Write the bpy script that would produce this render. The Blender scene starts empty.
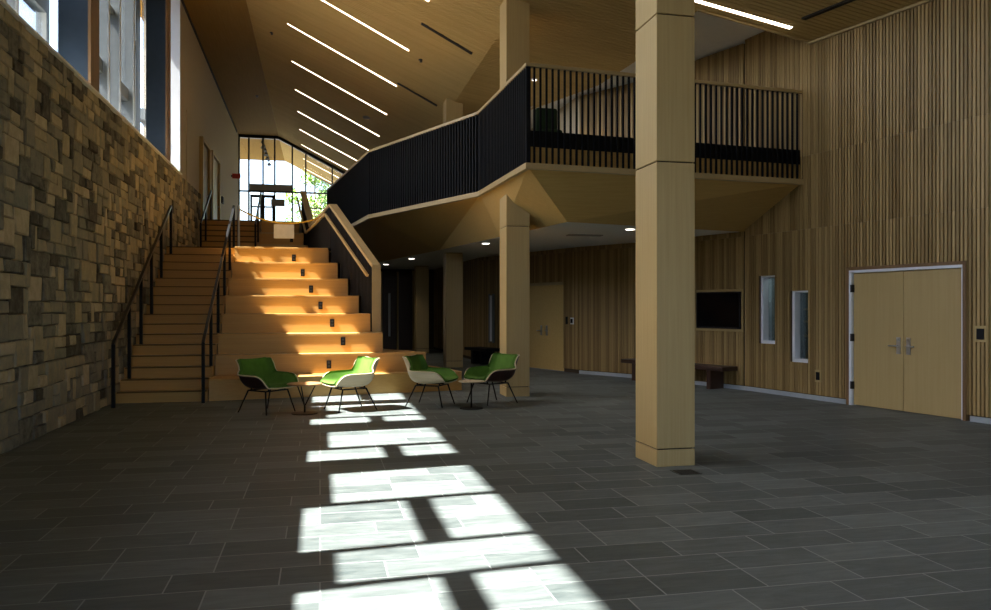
import bpy, math, random
from mathutils import Vector, Matrix

random.seed(7)
SC = bpy.context.scene
COL = SC.collection

# ------------------------------------------------------------------ camera
YAW = math.radians(12.525)
cam_d = bpy.data.cameras.new('camera')
cam = bpy.data.objects.new('camera', cam_d)
COL.objects.link(cam)
cam.location = (0, 0, 1.55)
cam.rotation_euler = (math.radians(90), 0, -YAW)
cam_d.sensor_width = 36.0
cam_d.lens = 36.0 * 790.0 / 991.0
cam_d.shift_y = 3.0 / 991.0
cam_d.clip_end = 300
SC.camera = cam

# ------------------------------------------------------------------ light
SUN_DIR = Vector((1.0, 0.105, -1.535)).normalized()
sun_d = bpy.data.lights.new('sun', 'SUN')
sun_d.energy = 128.0
sun_d.angle = math.radians(0.53)
sun_d.color = (1.0, 0.945, 0.85)
sun = bpy.data.objects.new('sun', sun_d)
COL.objects.link(sun)
sun.rotation_euler = SUN_DIR.to_track_quat('-Z', 'Y').to_euler()

W = bpy.data.worlds.new('sky')
SC.world = W
W.use_nodes = True
wn = W.node_tree
wn.nodes.clear()
wo = wn.nodes.new('ShaderNodeOutputWorld')
wb = wn.nodes.new('ShaderNodeBackground')
ws = wn.nodes.new('ShaderNodeTexSky')
ws.sky_type = 'NISHITA'
ws.sun_disc = False
ws.sun_elevation = math.radians(56)
ws.sun_rotation = math.radians(-82)
ws.dust_density = 4.0
ws.air_density = 1.0
wn.links.new(ws.outputs[0], wb.inputs[0])
wn.links.new(wb.outputs[0], wo.inputs[0])
wb.inputs[1].default_value = 1.0


def portal(name, loc, direction, sx, sy):
    d = bpy.data.lights.new(name, 'AREA')
    d.shape = 'RECTANGLE'
    d.size, d.size_y = sx, sy
    d.cycles.is_portal = True
    o = bpy.data.objects.new(name, d)
    COL.objects.link(o)
    o.location = loc
    o.rotation_euler = Vector(direction).to_track_quat('-Z', 'Z').to_euler()


portal('daylight_side', (-4.15, 9.0, 7.2), (1, 0, 0), 25.0, 4.9)
portal('daylight_rear', (0.0, 38.8, 7.0), (0, -1, 0), 7.0, 5.4)
portal('daylight_entrance', (3.0, -4.3, 2.6), (0, 1, 0), 12.0, 4.6)

vs = SC.view_settings
vs.view_transform = 'Standard'
vs.look = 'None'
vs.gamma = 1.0
vs.use_curve_mapping = False
vs.exposure = -0.2
SC.display_settings.display_device = 'sRGB'
cy = SC.cycles
cy.use_denoising = True
cy.max_bounces = 10
cy.diffuse_bounces = 6
cy.glossy_bounces = 4
cy.transparent_max_bounces = 16
cy.transmission_bounces = 6
cy.sample_clamp_indirect = 8.0
cy.caustics_reflective = False
cy.caustics_refractive = False


# ------------------------------------------------------------------ materials
def new_mat(name):
    m = bpy.data.materials.new(name)
    m.use_nodes = True
    nt = m.node_tree
    b = nt.nodes['Principled BSDF']
    return m, nt, b


def nd(nt, kind, **kw):
    n = nt.nodes.new(kind)
    for k, v in kw.items():
        setattr(n, k, v)
    return n


def plain(name, col, rough=0.5, metal=0.0, var=0.06, spec=0.5):
    m, nt, b = new_mat(name)
    tc = nd(nt, 'ShaderNodeTexCoord')
    nz = nd(nt, 'ShaderNodeTexNoise')
    nz.inputs['Scale'].default_value = 9.0
    nz.inputs['Detail'].default_value = 5.0
    nt.links.new(tc.outputs['Object'], nz.inputs['Vector'])
    r = nd(nt, 'ShaderNodeValToRGB')
    r.color_ramp.elements[0].position = 0.3
    r.color_ramp.elements[1].position = 0.7
    r.color_ramp.elements[0].color = tuple(c * (1 - var) for c in col) + (1,)
    r.color_ramp.elements[1].color = tuple(min(1, c * (1 + var)) for c in col) + (1,)
    nt.links.new(nz.outputs['Fac'], r.inputs[0])
    nt.links.new(r.outputs[0], b.inputs['Base Color'])
    b.inputs['Roughness'].default_value = rough
    b.inputs['Metallic'].default_value = metal
    b.inputs['Specular IOR Level'].default_value = spec
    return m


def wood(name, light, dark, grain=(40, 40, 1.2), rough=0.45, island=0.0, spec=0.4):
    """grain runs along the axis with the small factor"""
    m, nt, b = new_mat(name)
    tc = nd(nt, 'ShaderNodeTexCoord')
    mp = nd(nt, 'ShaderNodeMapping')
    mp.inputs['Scale'].default_value = grain
    nt.links.new(tc.outputs['Object'], mp.inputs['Vector'])
    nz = nd(nt, 'ShaderNodeTexNoise')
    nz.inputs['Scale'].default_value = 1.0
    nz.inputs['Detail'].default_value = 6.0
    nz.inputs['Roughness'].default_value = 0.6
    nt.links.new(mp.outputs[0], nz.inputs['Vector'])
    nz2 = nd(nt, 'ShaderNodeTexNoise')
    nz2.inputs['Scale'].default_value = 0.8
    nz2.inputs['Detail'].default_value = 3.0
    nt.links.new(tc.outputs['Object'], nz2.inputs['Vector'])
    add = nd(nt, 'ShaderNodeMath', operation='MULTIPLY_ADD')
    nt.links.new(nz2.outputs['Fac'], add.inputs[0])
    add.inputs[1].default_value = 0.35
    nt.links.new(nz.outputs['Fac'], add.inputs[2])
    sub = nd(nt, 'ShaderNodeMath', operation='SUBTRACT')
    nt.links.new(add.outputs[0], sub.inputs[0])
    sub.inputs[1].default_value = 0.175
    src = sub
    if island > 0:
        ge = nd(nt, 'ShaderNodeNewGeometry')
        ma = nd(nt, 'ShaderNodeMath', operation='MULTIPLY_ADD')
        nt.links.new(ge.outputs['Random Per Island'], ma.inputs[0])
        ma.inputs[1].default_value = island
        nt.links.new(sub.outputs[0], ma.inputs[2])
        s2 = nd(nt, 'ShaderNodeMath', operation='SUBTRACT')
        nt.links.new(ma.outputs[0], s2.inputs[0])
        s2.inputs[1].default_value = island * 0.5
        src = s2
    r = nd(nt, 'ShaderNodeValToRGB')
    r.color_ramp.elements[0].position = 0.22
    r.color_ramp.elements[1].position = 0.78
    r.color_ramp.elements[0].color = tuple(dark) + (1,)
    r.color_ramp.elements[1].color = tuple(light) + (1,)
    nt.links.new(src.outputs[0], r.inputs[0])
    nt.links.new(r.outputs[0], b.inputs['Base Color'])
    b.inputs['Roughness'].default_value = rough
    b.inputs['Specular IOR Level'].default_value = spec
    bp = nd(nt, 'ShaderNodeBump')
    bp.inputs['Strength'].default_value = 0.06
    bp.inputs['Distance'].default_value = 0.01
    nt.links.new(nz.outputs['Fac'], bp.inputs['Height'])
    nt.links.new(bp.outputs[0], b.inputs['Normal'])
    return m


def emit(name, col, strength):
    m = bpy.data.materials.new(name)
    m.use_nodes = True
    nt = m.node_tree
    nt.nodes.clear()
    o = nd(nt, 'ShaderNodeOutputMaterial')
    e = nd(nt, 'ShaderNodeEmission')
    e.inputs[0].default_value = tuple(col) + (1,)
    e.inputs[1].default_value = strength
    nt.links.new(e.outputs[0], o.inputs[0])
    return m


def glass(name, tint=(0.96, 0.98, 1.0), gloss=0.08):
    m = bpy.data.materials.new(name)
    m.use_nodes = True
    nt = m.node_tree
    nt.nodes.clear()
    o = nd(nt, 'ShaderNodeOutputMaterial')
    t = nd(nt, 'ShaderNodeBsdfTransparent')
    t.inputs[0].default_value = tuple(tint) + (1,)
    g = nd(nt, 'ShaderNodeBsdfGlossy')
    g.inputs['Roughness'].default_value = 0.02
    lw = nd(nt, 'ShaderNodeLayerWeight')
    lw.inputs[0].default_value = 0.25
    ma = nd(nt, 'ShaderNodeMath', operation='MULTIPLY_ADD')
    nt.links.new(lw.outputs['Fresnel'], ma.inputs[0])
    ma.inputs[1].default_value = 0.6
    ma.inputs[2].default_value = gloss * 0.3
    mx = nd(nt, 'ShaderNodeMixShader')
    nt.links.new(ma.outputs[0], mx.inputs[0])
    nt.links.new(t.outputs[0], mx.inputs[1])
    nt.links.new(g.outputs[0], mx.inputs[2])
    nt.links.new(mx.outputs[0], o.inputs[0])
    return m


def slate_mat():
    m, nt, b = new_mat('slate_tiles')
    tc = nd(nt, 'ShaderNodeTexCoord')
    br = nd(nt, 'ShaderNodeTexBrick')
    br.offset = 0.37
    br.offset_frequency = 3
    br.inputs['Scale'].default_value = 1.0
    br.inputs['Brick Width'].default_value = 0.61
    br.inputs['Row Height'].default_value = 0.305
    br.inputs['Mortar Size'].default_value = 0.0045
    br.inputs['Mortar Smooth'].default_value = 0.1
    br.inputs['Bias'].default_value = 0.0
    br.inputs['Color1'].default_value = (0.0, 0.0, 0.0, 1)
    br.inputs['Color2'].default_value = (1.0, 1.0, 1.0, 1)
    br.inputs['Mortar'].default_value = (0.5, 0.5, 0.5, 1)
    nt.links.new(tc.outputs['Object'], br.inputs['Vector'])
    mp = nd(nt, 'ShaderNodeMapping')
    mp.inputs['Scale'].default_value = (1.6, 7.0, 1.0)
    nt.links.new(tc.outputs['Object'], mp.inputs['Vector'])
    nz = nd(nt, 'ShaderNodeTexNoise')
    nz.inputs['Scale'].default_value = 2.2
    nz.inputs['Detail'].default_value = 9.0
    nz.inputs['Roughness'].default_value = 0.65
    nz.inputs['Distortion'].default_value = 0.6
    nt.links.new(mp.outputs[0], nz.inputs['Vector'])
    mixv = nd(nt, 'ShaderNodeMath', operation='MULTIPLY_ADD')
    bw = nd(nt, 'ShaderNodeRGBToBW')
    nt.links.new(br.outputs['Color'], bw.inputs[0])
    nt.links.new(bw.outputs[0], mixv.inputs[0])
    mixv.inputs[1].default_value = 0.38
    nt.links.new(nz.outputs['Fac'], mixv.inputs[2])
    r = nd(nt, 'ShaderNodeValToRGB')
    cr = r.color_ramp
    cr.elements[0].position = 0.38
    cr.elements[0].color = (0.050, 0.063, 0.063, 1)
    cr.elements[1].position = 0.98
    cr.elements[1].color = (0.144, 0.168, 0.165, 1)
    e = cr.elements.new(0.66)
    e.color = (0.088, 0.102, 0.100, 1)
    nt.links.new(mixv.outputs[0], r.inputs[0])
    mm = nd(nt, 'ShaderNodeMix', data_type='RGBA')
    nt.links.new(br.outputs['Fac'], mm.inputs[0])
    nt.links.new(r.outputs[0], mm.inputs[6])
    mm.inputs[7].default_value = (0.245, 0.27, 0.265, 1)
    nt.links.new(mm.outputs[2], b.inputs['Base Color'])
    rr = nd(nt, 'ShaderNodeMapRange')
    rr.inputs['To Min'].default_value = 0.42
    rr.inputs['To Max'].default_value = 0.68
    nt.links.new(nz.outputs['Fac'], rr.inputs['Value'])
    nt.links.new(rr.outputs[0], b.inputs['Roughness'])
    bp = nd(nt, 'ShaderNodeBump')
    bp.inputs['Strength'].default_value = 0.22
    bp.inputs['Distance'].default_value = 0.012
    nt.links.new(nz.outputs['Fac'], bp.inputs['Height'])
    b2 = nd(nt, 'ShaderNodeBump')
    b2.invert = True
    b2.inputs['Strength'].default_value = 0.4
    b2.inputs['Distance'].default_value = 0.004
    nt.links.new(br.outputs['Fac'], b2.inputs['Height'])
    nt.links.new(bp.outputs[0], b2.inputs['Normal'])
    nt.links.new(b2.outputs[0], b.inputs['Normal'])
    b.inputs['Specular IOR Level'].default_value = 0.4
    return m


def stone_mat():
    m, nt, b = new_mat('field_stone')
    tc = nd(nt, 'ShaderNodeTexCoord')
    ge = nd(nt, 'ShaderNodeNewGeometry')
    nz = nd(nt, 'ShaderNodeTexNoise')
    nz.inputs['Scale'].default_value = 7.0
    nz.inputs['Detail'].default_value = 10.0
    nz.inputs['Roughness'].default_value = 0.7
    nt.links.new(tc.outputs['Object'], nz.inputs['Vector'])
    ma = nd(nt, 'ShaderNodeMath', operation='MULTIPLY_ADD')
    nt.links.new(nz.outputs['Fac'], ma.inputs[0])
    ma.inputs[1].default_value = 0.95
    nt.links.new(ge.outputs['Random Per Island'], ma.inputs[2])
    sb = nd(nt, 'ShaderNodeMath', operation='SUBTRACT')
    nt.links.new(ma.outputs[0], sb.inputs[0])
    sb.inputs[1].default_value = 0.47
    r = nd(nt, 'ShaderNodeValToRGB')
    cr = r.color_ramp
    cr.elements[0].position = 0.0
    cr.elements[0].color = (0.06, 0.052, 0.042, 1)
    cr.elements[1].position = 1.0
    cr.elements[1].color = (0.50, 0.42, 0.30, 1)
    for p, c in ((0.16, (0.11, 0.104, 0.088)), (0.36, (0.215, 0.208, 0.178)), (0.58, (0.28, 0.258, 0.20)), (0.8, (0.39, 0.325, 0.215))):
        e = cr.elements.new(p)
        e.color = c + (1,)
    nt.links.new(sb.outputs[0], r.inputs[0])
    nt.links.new(r.outputs[0], b.inputs['Base Color'])
    b.inputs['Roughness'].default_value = 0.85
    b.inputs['Specular IOR Level'].default_value = 0.25
    bp = nd(nt, 'ShaderNodeBump')
    bp.inputs['Strength'].default_value = 0.55
    bp.inputs['Distance'].default_value = 0.03
    nt.links.new(nz.outputs['Fac'], bp.inputs['Height'])
    nt.links.new(bp.outputs[0], b.inputs['Normal'])
    return m


def leaf_mat(name, c0, c1):
    m, nt, b = new_mat(name)
    ge = nd(nt, 'ShaderNodeNewGeometry')
    r = nd(nt, 'ShaderNodeValToRGB')
    r.color_ramp.elements[0].color = tuple(c0) + (1,)
    r.color_ramp.elements[1].color = tuple(c1) + (1,)
    nt.links.new(ge.outputs['Random Per Island'], r.inputs[0])
    nt.links.new(r.outputs[0], b.inputs['Base Color'])
    b.inputs['Roughness'].default_value = 0.6
    return m


OAK_L, OAK_D = (0.52, 0.38, 0.17), (0.43, 0.30, 0.12)
M = dict(
    slate=slate_mat(),
    stone=stone_mat(),
    mortar=plain('stone_mortar', (0.10, 0.09, 0.07), 0.95),
    oak_v=wood('oak_vertical', OAK_L, OAK_D, (45, 45, 1.0)),
    oak_x=wood('oak_along_stairs', (0.53, 0.32, 0.105), (0.44, 0.25, 0.075), (1.0, 45, 45), 0.4),
    oak_ceiling=wood('oak_ceiling_slats', (0.63, 0.455, 0.19), (0.52, 0.365, 0.14), (1.5, 40, 1.5), 0.8, island=0.25, spec=0.12),
    oak_soffit=wood('oak_soffit', (0.62, 0.42, 0.15), (0.52, 0.34, 0.11), (1.0, 30, 30), 0.55, spec=0.2),
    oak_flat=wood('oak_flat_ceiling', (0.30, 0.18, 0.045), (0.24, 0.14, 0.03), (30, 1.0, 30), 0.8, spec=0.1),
    oak_slat=wood('oak_wall_slats', (0.43, 0.285, 0.115), (0.235, 0.145, 0.05), (50, 50, 0.8), 0.5, island=0.75),
    oak_door=wood('oak_door', (0.48, 0.35, 0.15), (0.42, 0.295, 0.115), (25, 25, 0.8), 0.45),
    oak_trim=wood('oak_trim', (0.48, 0.36, 0.18), (0.40, 0.29, 0.13), (2, 2, 2), 0.4),
    ceiling_back=plain('ceiling_gap', (0.10, 0.068, 0.034), 0.9),
    slat_back=plain('slat_backing', (0.06, 0.038, 0.018), 0.9),
    walnut=wood('walnut', (0.055, 0.025, 0.014), (0.03, 0.013, 0.008), (2, 30, 30), 0.4),
    plaster=plain('plaster', (0.52, 0.44, 0.31), 0.8, var=0.02),
    white=plain('white_paint', (0.80, 0.80, 0.76), 0.7, var=0.02),
    wframe=plain('white_frame', (0.78, 0.80, 0.82), 0.45, var=0.02),
    grey_alu=plain('grey_aluminium', (0.15, 0.165, 0.165), 0.4, 0.2),
    lit_alu=plain('lit_edge_aluminium', (0.45, 0.47, 0.47), 0.4),
    dark_green=plain('dark_green_fabric', (0.012, 0.035, 0.012), 0.9),
    nosing=plain('nosing_shade', (0.12, 0.07, 0.026), 0.7, spec=0.2),  # dark tread edge and step gap shade put into one colour
    blue_steel=plain('blue_grey_paint', (0.022, 0.034, 0.05), 0.5, spec=0.2),
    brown_panel=wood('brown_panel', (0.22, 0.12, 0.05), (0.15, 0.08, 0.03), (30, 30, 1), 0.5),
    black=plain('black_steel', (0.006, 0.006, 0.007), 0.5, 0.0, spec=0.2),
    rail_black=plain('black_painted_rail', (0.008, 0.008, 0.009), 0.33, 0.0, spec=0.6),
    black_slat=plain('black_stained_slats', (0.006, 0.0065, 0.008), 0.7, spec=0.15),
    dark=plain('dark_recess', (0.015, 0.010, 0.008), 0.8),
    bronze=plain('dark_bronze_frame', (0.022, 0.02, 0.018), 0.4, 0.3),
    steel=plain('brushed_steel', (0.52, 0.52, 0.52), 0.3, 0.9),
    base=plain('pale_baseboard', (0.50, 0.55, 0.58), 0.35, 0.4),
    red=plain('red_plastic', (0.55, 0.03, 0.02), 0.4),
    yellow=plain('yellow_rope', (0.75, 0.45, 0.04), 0.6),
    card=plain('white_card', (0.75, 0.73, 0.66), 0.7),
    greycard=plain('grey_card', (0.32, 0.31, 0.27), 0.7),
    screen=plain('black_glass', (0.004, 0.004, 0.005), 0.12),
    redwood=wood('red_brown_door', (0.06, 0.02, 0.010), (0.035, 0.011, 0.006), (30, 30, 1), 0.4),
    grey_room=plain('grey_office_wall', (0.22, 0.25, 0.25), 0.8),
    green=plain('green_upholstery', (0.082, 0.175, 0.026), 0.9, var=0.12, spec=0.2),
    ply=wood('pale_plywood', (0.66, 0.54, 0.36), (0.56, 0.44, 0.28), (3, 30, 30), 0.4),
    dark_shell=wood('dark_walnut_shell', (0.040, 0.014, 0.012), (0.022, 0.008, 0.008), (3, 30, 30), 0.4),
    tabletop=wood('table_veneer', (0.46, 0.25, 0.11), (0.36, 0.18, 0.08), (2, 30, 30), 0.35),
    glow=emit('strip_light_glow', (1.0, 0.84, 0.62), 9.0),
    down=emit('downlight_glow', (1.0, 0.93, 0.8), 9.0),
    glass=glass('clear_glass'),
    dim_glass=glass('tinted_glass', (0.75, 0.82, 0.84), 0.3),
    leaf_a=leaf_mat('leaves_bright', (0.10, 0.22, 0.03), (0.35, 0.48, 0.10)),
    leaf_b=leaf_mat('leaves_mid', (0.06, 0.15, 0.03), (0.22, 0.34, 0.08)),
    bark=plain('bark', (0.08, 0.06, 0.04), 0.9, var=0.3),
    dim_ground=plain('dim_ground', (0.06, 0.058, 0.05), 0.9, var=0.2),
    concrete=plain('concrete', (0.35, 0.34, 0.31), 0.8),
)


# ------------------------------------------------------------------ mesh helper
class MB:
    def __init__(self):
        self.v, self.f = [], []

    def add(self, vs, fs):
        n = len(self.v)
        self.v += [tuple(p) for p in vs]
        self.f += [tuple(i + n for i in q) for q in fs]
        return self

    def box(self, a, b):
        x0, y0, z0 = a
        x1, y1, z1 = b
        return self.add([(x0, y0, z0), (x1, y0, z0), (x1, y1, z0), (x0, y1, z0), (x0, y0, z1), (x1, y0, z1), (x1, y1, z1), (x0, y1, z1)],
                        [(0, 3, 2, 1), (4, 5, 6, 7), (0, 1, 5, 4), (1, 2, 6, 5), (2, 3, 7, 6), (3, 0, 4, 7)])

    def hexa(self, lo, hi):
        """four bottom points, four top points, counter-clockwise from above"""
        return self.add(list(lo) + list(hi), [(0, 3, 2, 1), (4, 5, 6, 7), (0, 1, 5, 4), (1, 2, 6, 5), (2, 3, 7, 6), (3, 0, 4, 7)])

    def prism(self, poly, z0, z1):
        """vertical prism over a plan polygon (counter-clockwise); z may be a function of (x, y)"""
        n = len(poly)
        g0 = z0 if callable(z0) else (lambda x, y: z0)
        g1 = z1 if callable(z1) else (lambda x, y: z1)
        vs = [(x, y, g0(x, y)) for x, y in poly] + [(x, y, g1(x, y)) for x, y in poly]
        fs = [tuple(range(n - 1, -1, -1)), tuple(range(n, 2 * n))]
        fs += [(i, (i + 1) % n, n + (i + 1) % n, n + i) for i in range(n)]
        return self.add(vs, fs)

    def bar(self, p, q, w, h, up=(0, 0, 1)):
        """rectangular bar from p to q, w across, h along up"""
        p, q = Vector(p), Vector(q)
        d = (q - p).normalized()
        s = d.cross(Vector(up))
        if s.length < 1e-4:
            s = d.cross(Vector((0, 1, 0)))
        s.normalize()
        u = s.cross(d).normalized()
        vs = []
        for c in (p, q):
            for a, b in ((-1, -1), (1, -1), (1, 1), (-1, 1)):
                vs.append(c + s * (a * w / 2) + u * (b * h / 2))
        return self.add(vs, [(0, 1, 2, 3), (7, 6, 5, 4), (0, 4, 5, 1), (1, 5, 6, 2), (2, 6, 7, 3), (3, 7, 4, 0)])

    def tube(self, pts, r, n=10, cap=True):
        pts = [Vector(p) for p in pts]
        rings = []
        for i, p in enumerate(pts):
            a = pts[max(i - 1, 0)]
            b = pts[min(i + 1, len(pts) - 1)]
            d = (b - a).normalized()
            ref = Vector((0, 0, 1)) if abs(d.z) < 0.95 else Vector((0, 1, 0))
            s = d.cross(ref).normalized()
            u = s.cross(d).normalized()
            rr = r[i] if isinstance(r, (list, tuple)) else r
            rings.append([p + (s * math.cos(t) + u * math.sin(t)) * rr for t in (2 * math.pi * k / n for k in range(n))])
        vs = [q for g in rings for q in g]
        fs = []
        for i in range(len(pts) - 1):
            for k in range(n):
                fs.append((i * n + k, i * n + (k + 1) % n, (i + 1) * n + (k + 1) % n, (i + 1) * n + k))
        if cap:
            fs.append(tuple(range(n - 1, -1, -1)))
            fs.append(tuple(range((len(pts) - 1) * n, len(pts) * n)))
        return self.add(vs, fs)

    def lathe(self, prof, c=(0, 0, 0), n=28):
        cx, cy, cz = c
        vs, fs = [], []
        for r, z in prof:
            for k in range(n):
                t = 2 * math.pi * k / n
                vs.append((cx + r * math.cos(t), cy + r * math.sin(t), cz + z))
        for i in range(len(prof) - 1):
            for k in range(n):
                fs.append((i * n + k, i * n + (k + 1) % n, (i + 1) * n + (k + 1) % n, (i + 1) * n + k))
        fs.append(tuple(range(n - 1, -1, -1)))
        fs.append(tuple(range((len(prof) - 1) * n, len(prof) * n)))
        return self.add(vs, fs)

    def build(self, name, mat, parent=None, smooth=False, bevel=0.0, world=True):
        me = bpy.data.meshes.new(name)
        me.from_pydata(self.v, [], self.f)
        me.update()
        o = bpy.data.objects.new(name, me)
        COL.objects.link(o)
        me.materials.append(M[mat] if isinstance(mat, str) else mat)
        if smooth:
            for p in me.polygons:
                p.use_smooth = True
        if bevel:
            bv = o.modifiers.new('bevel', 'BEVEL')
            bv.width = bevel
            bv.segments = 2
            bv.limit_method = 'ANGLE'
        if parent is not None:
            o.parent = parent
            if world:                      # geometry is in world coordinates
                off = Vector((0, 0, 0))
                p = parent
                while p is not None:
                    off += p.location
                    p = p.parent
                o.location = -off
        return o


def box(a, b):
    return MB().box(a, b)


def tag(o, label=None, cat=None, group=None, kind=None):
    if label:
        o['label'] = label
    if cat:
        o['category'] = cat
    if group:
        o['group'] = group
    if kind:
        o['kind'] = kind
    return o


def empty(name, loc, label=None, cat=None, group=None, kind=None):
    o = bpy.data.objects.new(name, None)
    COL.objects.link(o)
    o.location = loc
    o.empty_display_size = 0.1
    return tag(o, label, cat, group, kind)


def structure(o, label, cat):
    return tag(o, label, cat, kind='structure')


# ------------------------------------------------------------------ plan of the place
XW = -3.25                         # inner face of the stone wall
SILL = 4.75
ZC = 9.64                          # flat strip of ceiling along the windows
X0, XF, ZF = -1.9, 3.43, 6.92      # ceiling falls from X0 to the fold XF
KL = (ZC - ZF) / (XF - X0)
KR = 0.18
FLOOR2 = 4.14
YB, YE = -4.0, 38.6                # entrance wall, rear glass wall
A_FAR, A_NEAR = Vector((7.84, 13.55)), Vector((8.75, 8.87))
A_DIR = (A_NEAR - A_FAR).normalized()
A_END = A_FAR + A_DIR * ((YB - A_FAR.y) / A_DIR.y)
B_END = Vector((6.83, 16.40))
C_END = Vector((6.00, 17.82))
D_END = Vector((4.48, 22.20))
E_END = Vector((4.20, 29.50))
zL = lambda x, y: ZC - KL * (x - X0)
zR = lambda x, y: ZF - KR * (x - XF)


def wall_x(y):
    return A_FAR.x + A_DIR.x * (y - A_FAR.y) / A_DIR.y


# ------------------------------------------------------------------ floor
o = MB().box((-4.2, YB - 0.3, -0.25), (12.0, 31.0, 0.0)).build('floor', 'slate')
structure(o, 'dark grey slate tile floor of the hall with pale grout lines', 'floor')

# ------------------------------------------------------------------ stone wall
mb = MB()
cell = 0.1484
rows = 32
y_start = 6.0
ncol = int((23.4 - y_start) / 0.15)
cw = (23.4 - y_start) / ncol
used = [[False] * ncol for _ in range(rows)]
rs = random.Random(3)
for rI in range(rows):
    for cI in range(ncol):
        if used[rI][cI]:
            continue
        wmax = 1
        want = rs.choice((1, 2, 2, 2, 3, 3))
        while wmax < want and cI + wmax < ncol and not used[rI][cI + wmax]:
            wmax += 1
        hwant = rs.choice((1, 1, 1, 2, 2)) if wmax < 3 else rs.choice((1, 1, 2))
        h = 1
        while h < hwant and rI + h < rows and not any(used[rI + h][cI + k] for k in range(wmax)):
            h += 1
        for a in range(h):
            for b in range(wmax):
                used[rI + a][cI + b] = True
        g = 0.006
        ya, yb = y_start + cI * cw + g, y_start + (cI + wmax) * cw - g
        za, zb = rI * cell + g, (rI + h) * cell - g
        d = rs.uniform(0.0, 0.035)
        j = lambda s=0.008: rs.uniform(-s, s)
        xf = XW - 0.035 + d
        k = 0.012
        lo = [(XW - 0.08, ya, za), (XW - 0.08, yb, za), (XW - 0.08, yb, zb), (XW - 0.08, ya, zb)]
        mid = [(xf - 0.012, ya + j(), za + j()), (xf - 0.012, yb + j(), za + j()), (xf - 0.012, yb + j(), zb + j()), (xf - 0.012, ya + j(), zb + j())]
        hi = [(xf + j(), ya + k, za + k), (xf + j(), yb - k, za + k), (xf + j(), yb - k, zb - k), (xf + j(), ya + k, zb - k)]
        mb.add(lo + mid + hi, [(0, 1, 5, 4), (1, 2, 6, 5), (2, 3, 7, 6), (3, 0, 4, 7), (4, 5, 9, 8), (5, 6, 10, 9), (6, 7, 11, 10), (7, 4, 8, 11), (8, 9, 10, 11)])
wl = box((XW - 0.6, YB, 0), (XW - 0.055, 23.4, SILL)).build('wall_left', 'mortar')
structure(wl, 'tall stone wall of tan and grey blocks beside the stairs', 'wall')
mb.build('stone_facing', 'stone', wl)
o = box((XW - 0.055, YB, 0), (XW - 0.01, y_start, SILL)).build('stone_return', 'stone', wl)
o = box((XW - 0.62, YB, SILL), (XW + 0.015, 20.2, SILL + 0.03)).build('trim_1', 'wframe')
structure(o, 'thin pale ledge capping the stone wall below the windows', 'ledge')

# plaster wall beyond the windows
mb = MB()
XU = lambda y: -3.50 - 0.21 * (y - 20.2) / 18.4
mb.prism([(-4.1, 20.2), (XU(20.2), 20.2), (XU(23.4), 23.4), (-4.1, 23.4)], SILL, ZC)
mb.prism([(-4.1, 23.4), (XU(23.4), 23.4), (XU(YE + 0.3), YE + 0.3), (-4.1, YE + 0.3)], 0, ZC)
o = mb.build('wall_left_upper', 'plaster')
structure(o, 'smooth cream plaster wall above the stairs beside the rear glass', 'wall')
o = MB().bar((XU(21.0) + 0.016, 21.0, ZC - 0.09), (XU(37.5) + 0.016, 37.5, ZC - 0.09), 0.03, 0.09).build('trim_2', 'dark')
structure(o, 'dark linear slot where the plaster wall meets the ceiling', 'trim')

# ------------------------------------------------------------------ clerestory window wall (left)
win = empty('window_1', (-3.85, 8.0, SILL), 'tall grey framed window band above the stone wall', 'window', kind='structure')
GX = -3.85
bays = [(-3.8, -2.6, 'B'), (-2.5, -1.4, 'A'), (-1.35, -0.2, 'B'), (-0.1, 1.1, 'A'), (1.2, 2.5, 'A'), (2.62, 3.93, 'B'),
        (4.0, 4.58, 'A'), (4.65, 5.79, 'B'), (5.88, 7.02, 'A'), (7.67, 8.29, 'B'), (8.42, 9.55, 'A'), (10.25, 10.78, 'B'),
        (10.88, 12.22, 'A'), (12.95, 14.1, 'B'), (14.2, 15.3, 'A'), (15.4, 16.1, 'B'), (16.2, 17.25, 'A'), (17.35, 17.95, 'B'),
        (18.8, 20.15, 'A')]
SHIFT = 0.11
bays = [(a + SHIFT, b + SHIFT, t) if 2.0 < a < 12.0 else (a, b, t) for a, b, t in bays]
fr, pn = MB(), MB()
edges = []
for (a, b, t) in bays:
    fr.box((GX - 0.08, a, SILL + 0.03), (GX + 0.08, b, SILL + 0.11))
    if t == 'A':
        fr.box((GX - 0.10, a, 5.74), (GX + 0.06, b, 5.98))
    else:
        fr.box((GX - 0.10, a, 7.085), (GX + 0.06, b, 7.17))
    pn.box((GX - 0.008, a, SILL + 0.1), (GX + 0.008, b, ZC))
prev = YB
for (a, b, t) in bays + [(20.2, 20.2, '')]:
    if a - prev < 0.3:
        fr.box((GX - 0.09, prev, SILL + 0.03), (GX + 0.14, a, ZC))
    prev = b
fr.build('window_frame', 'grey_alu', win)
pn.build('pane', 'glass', win)
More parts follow.
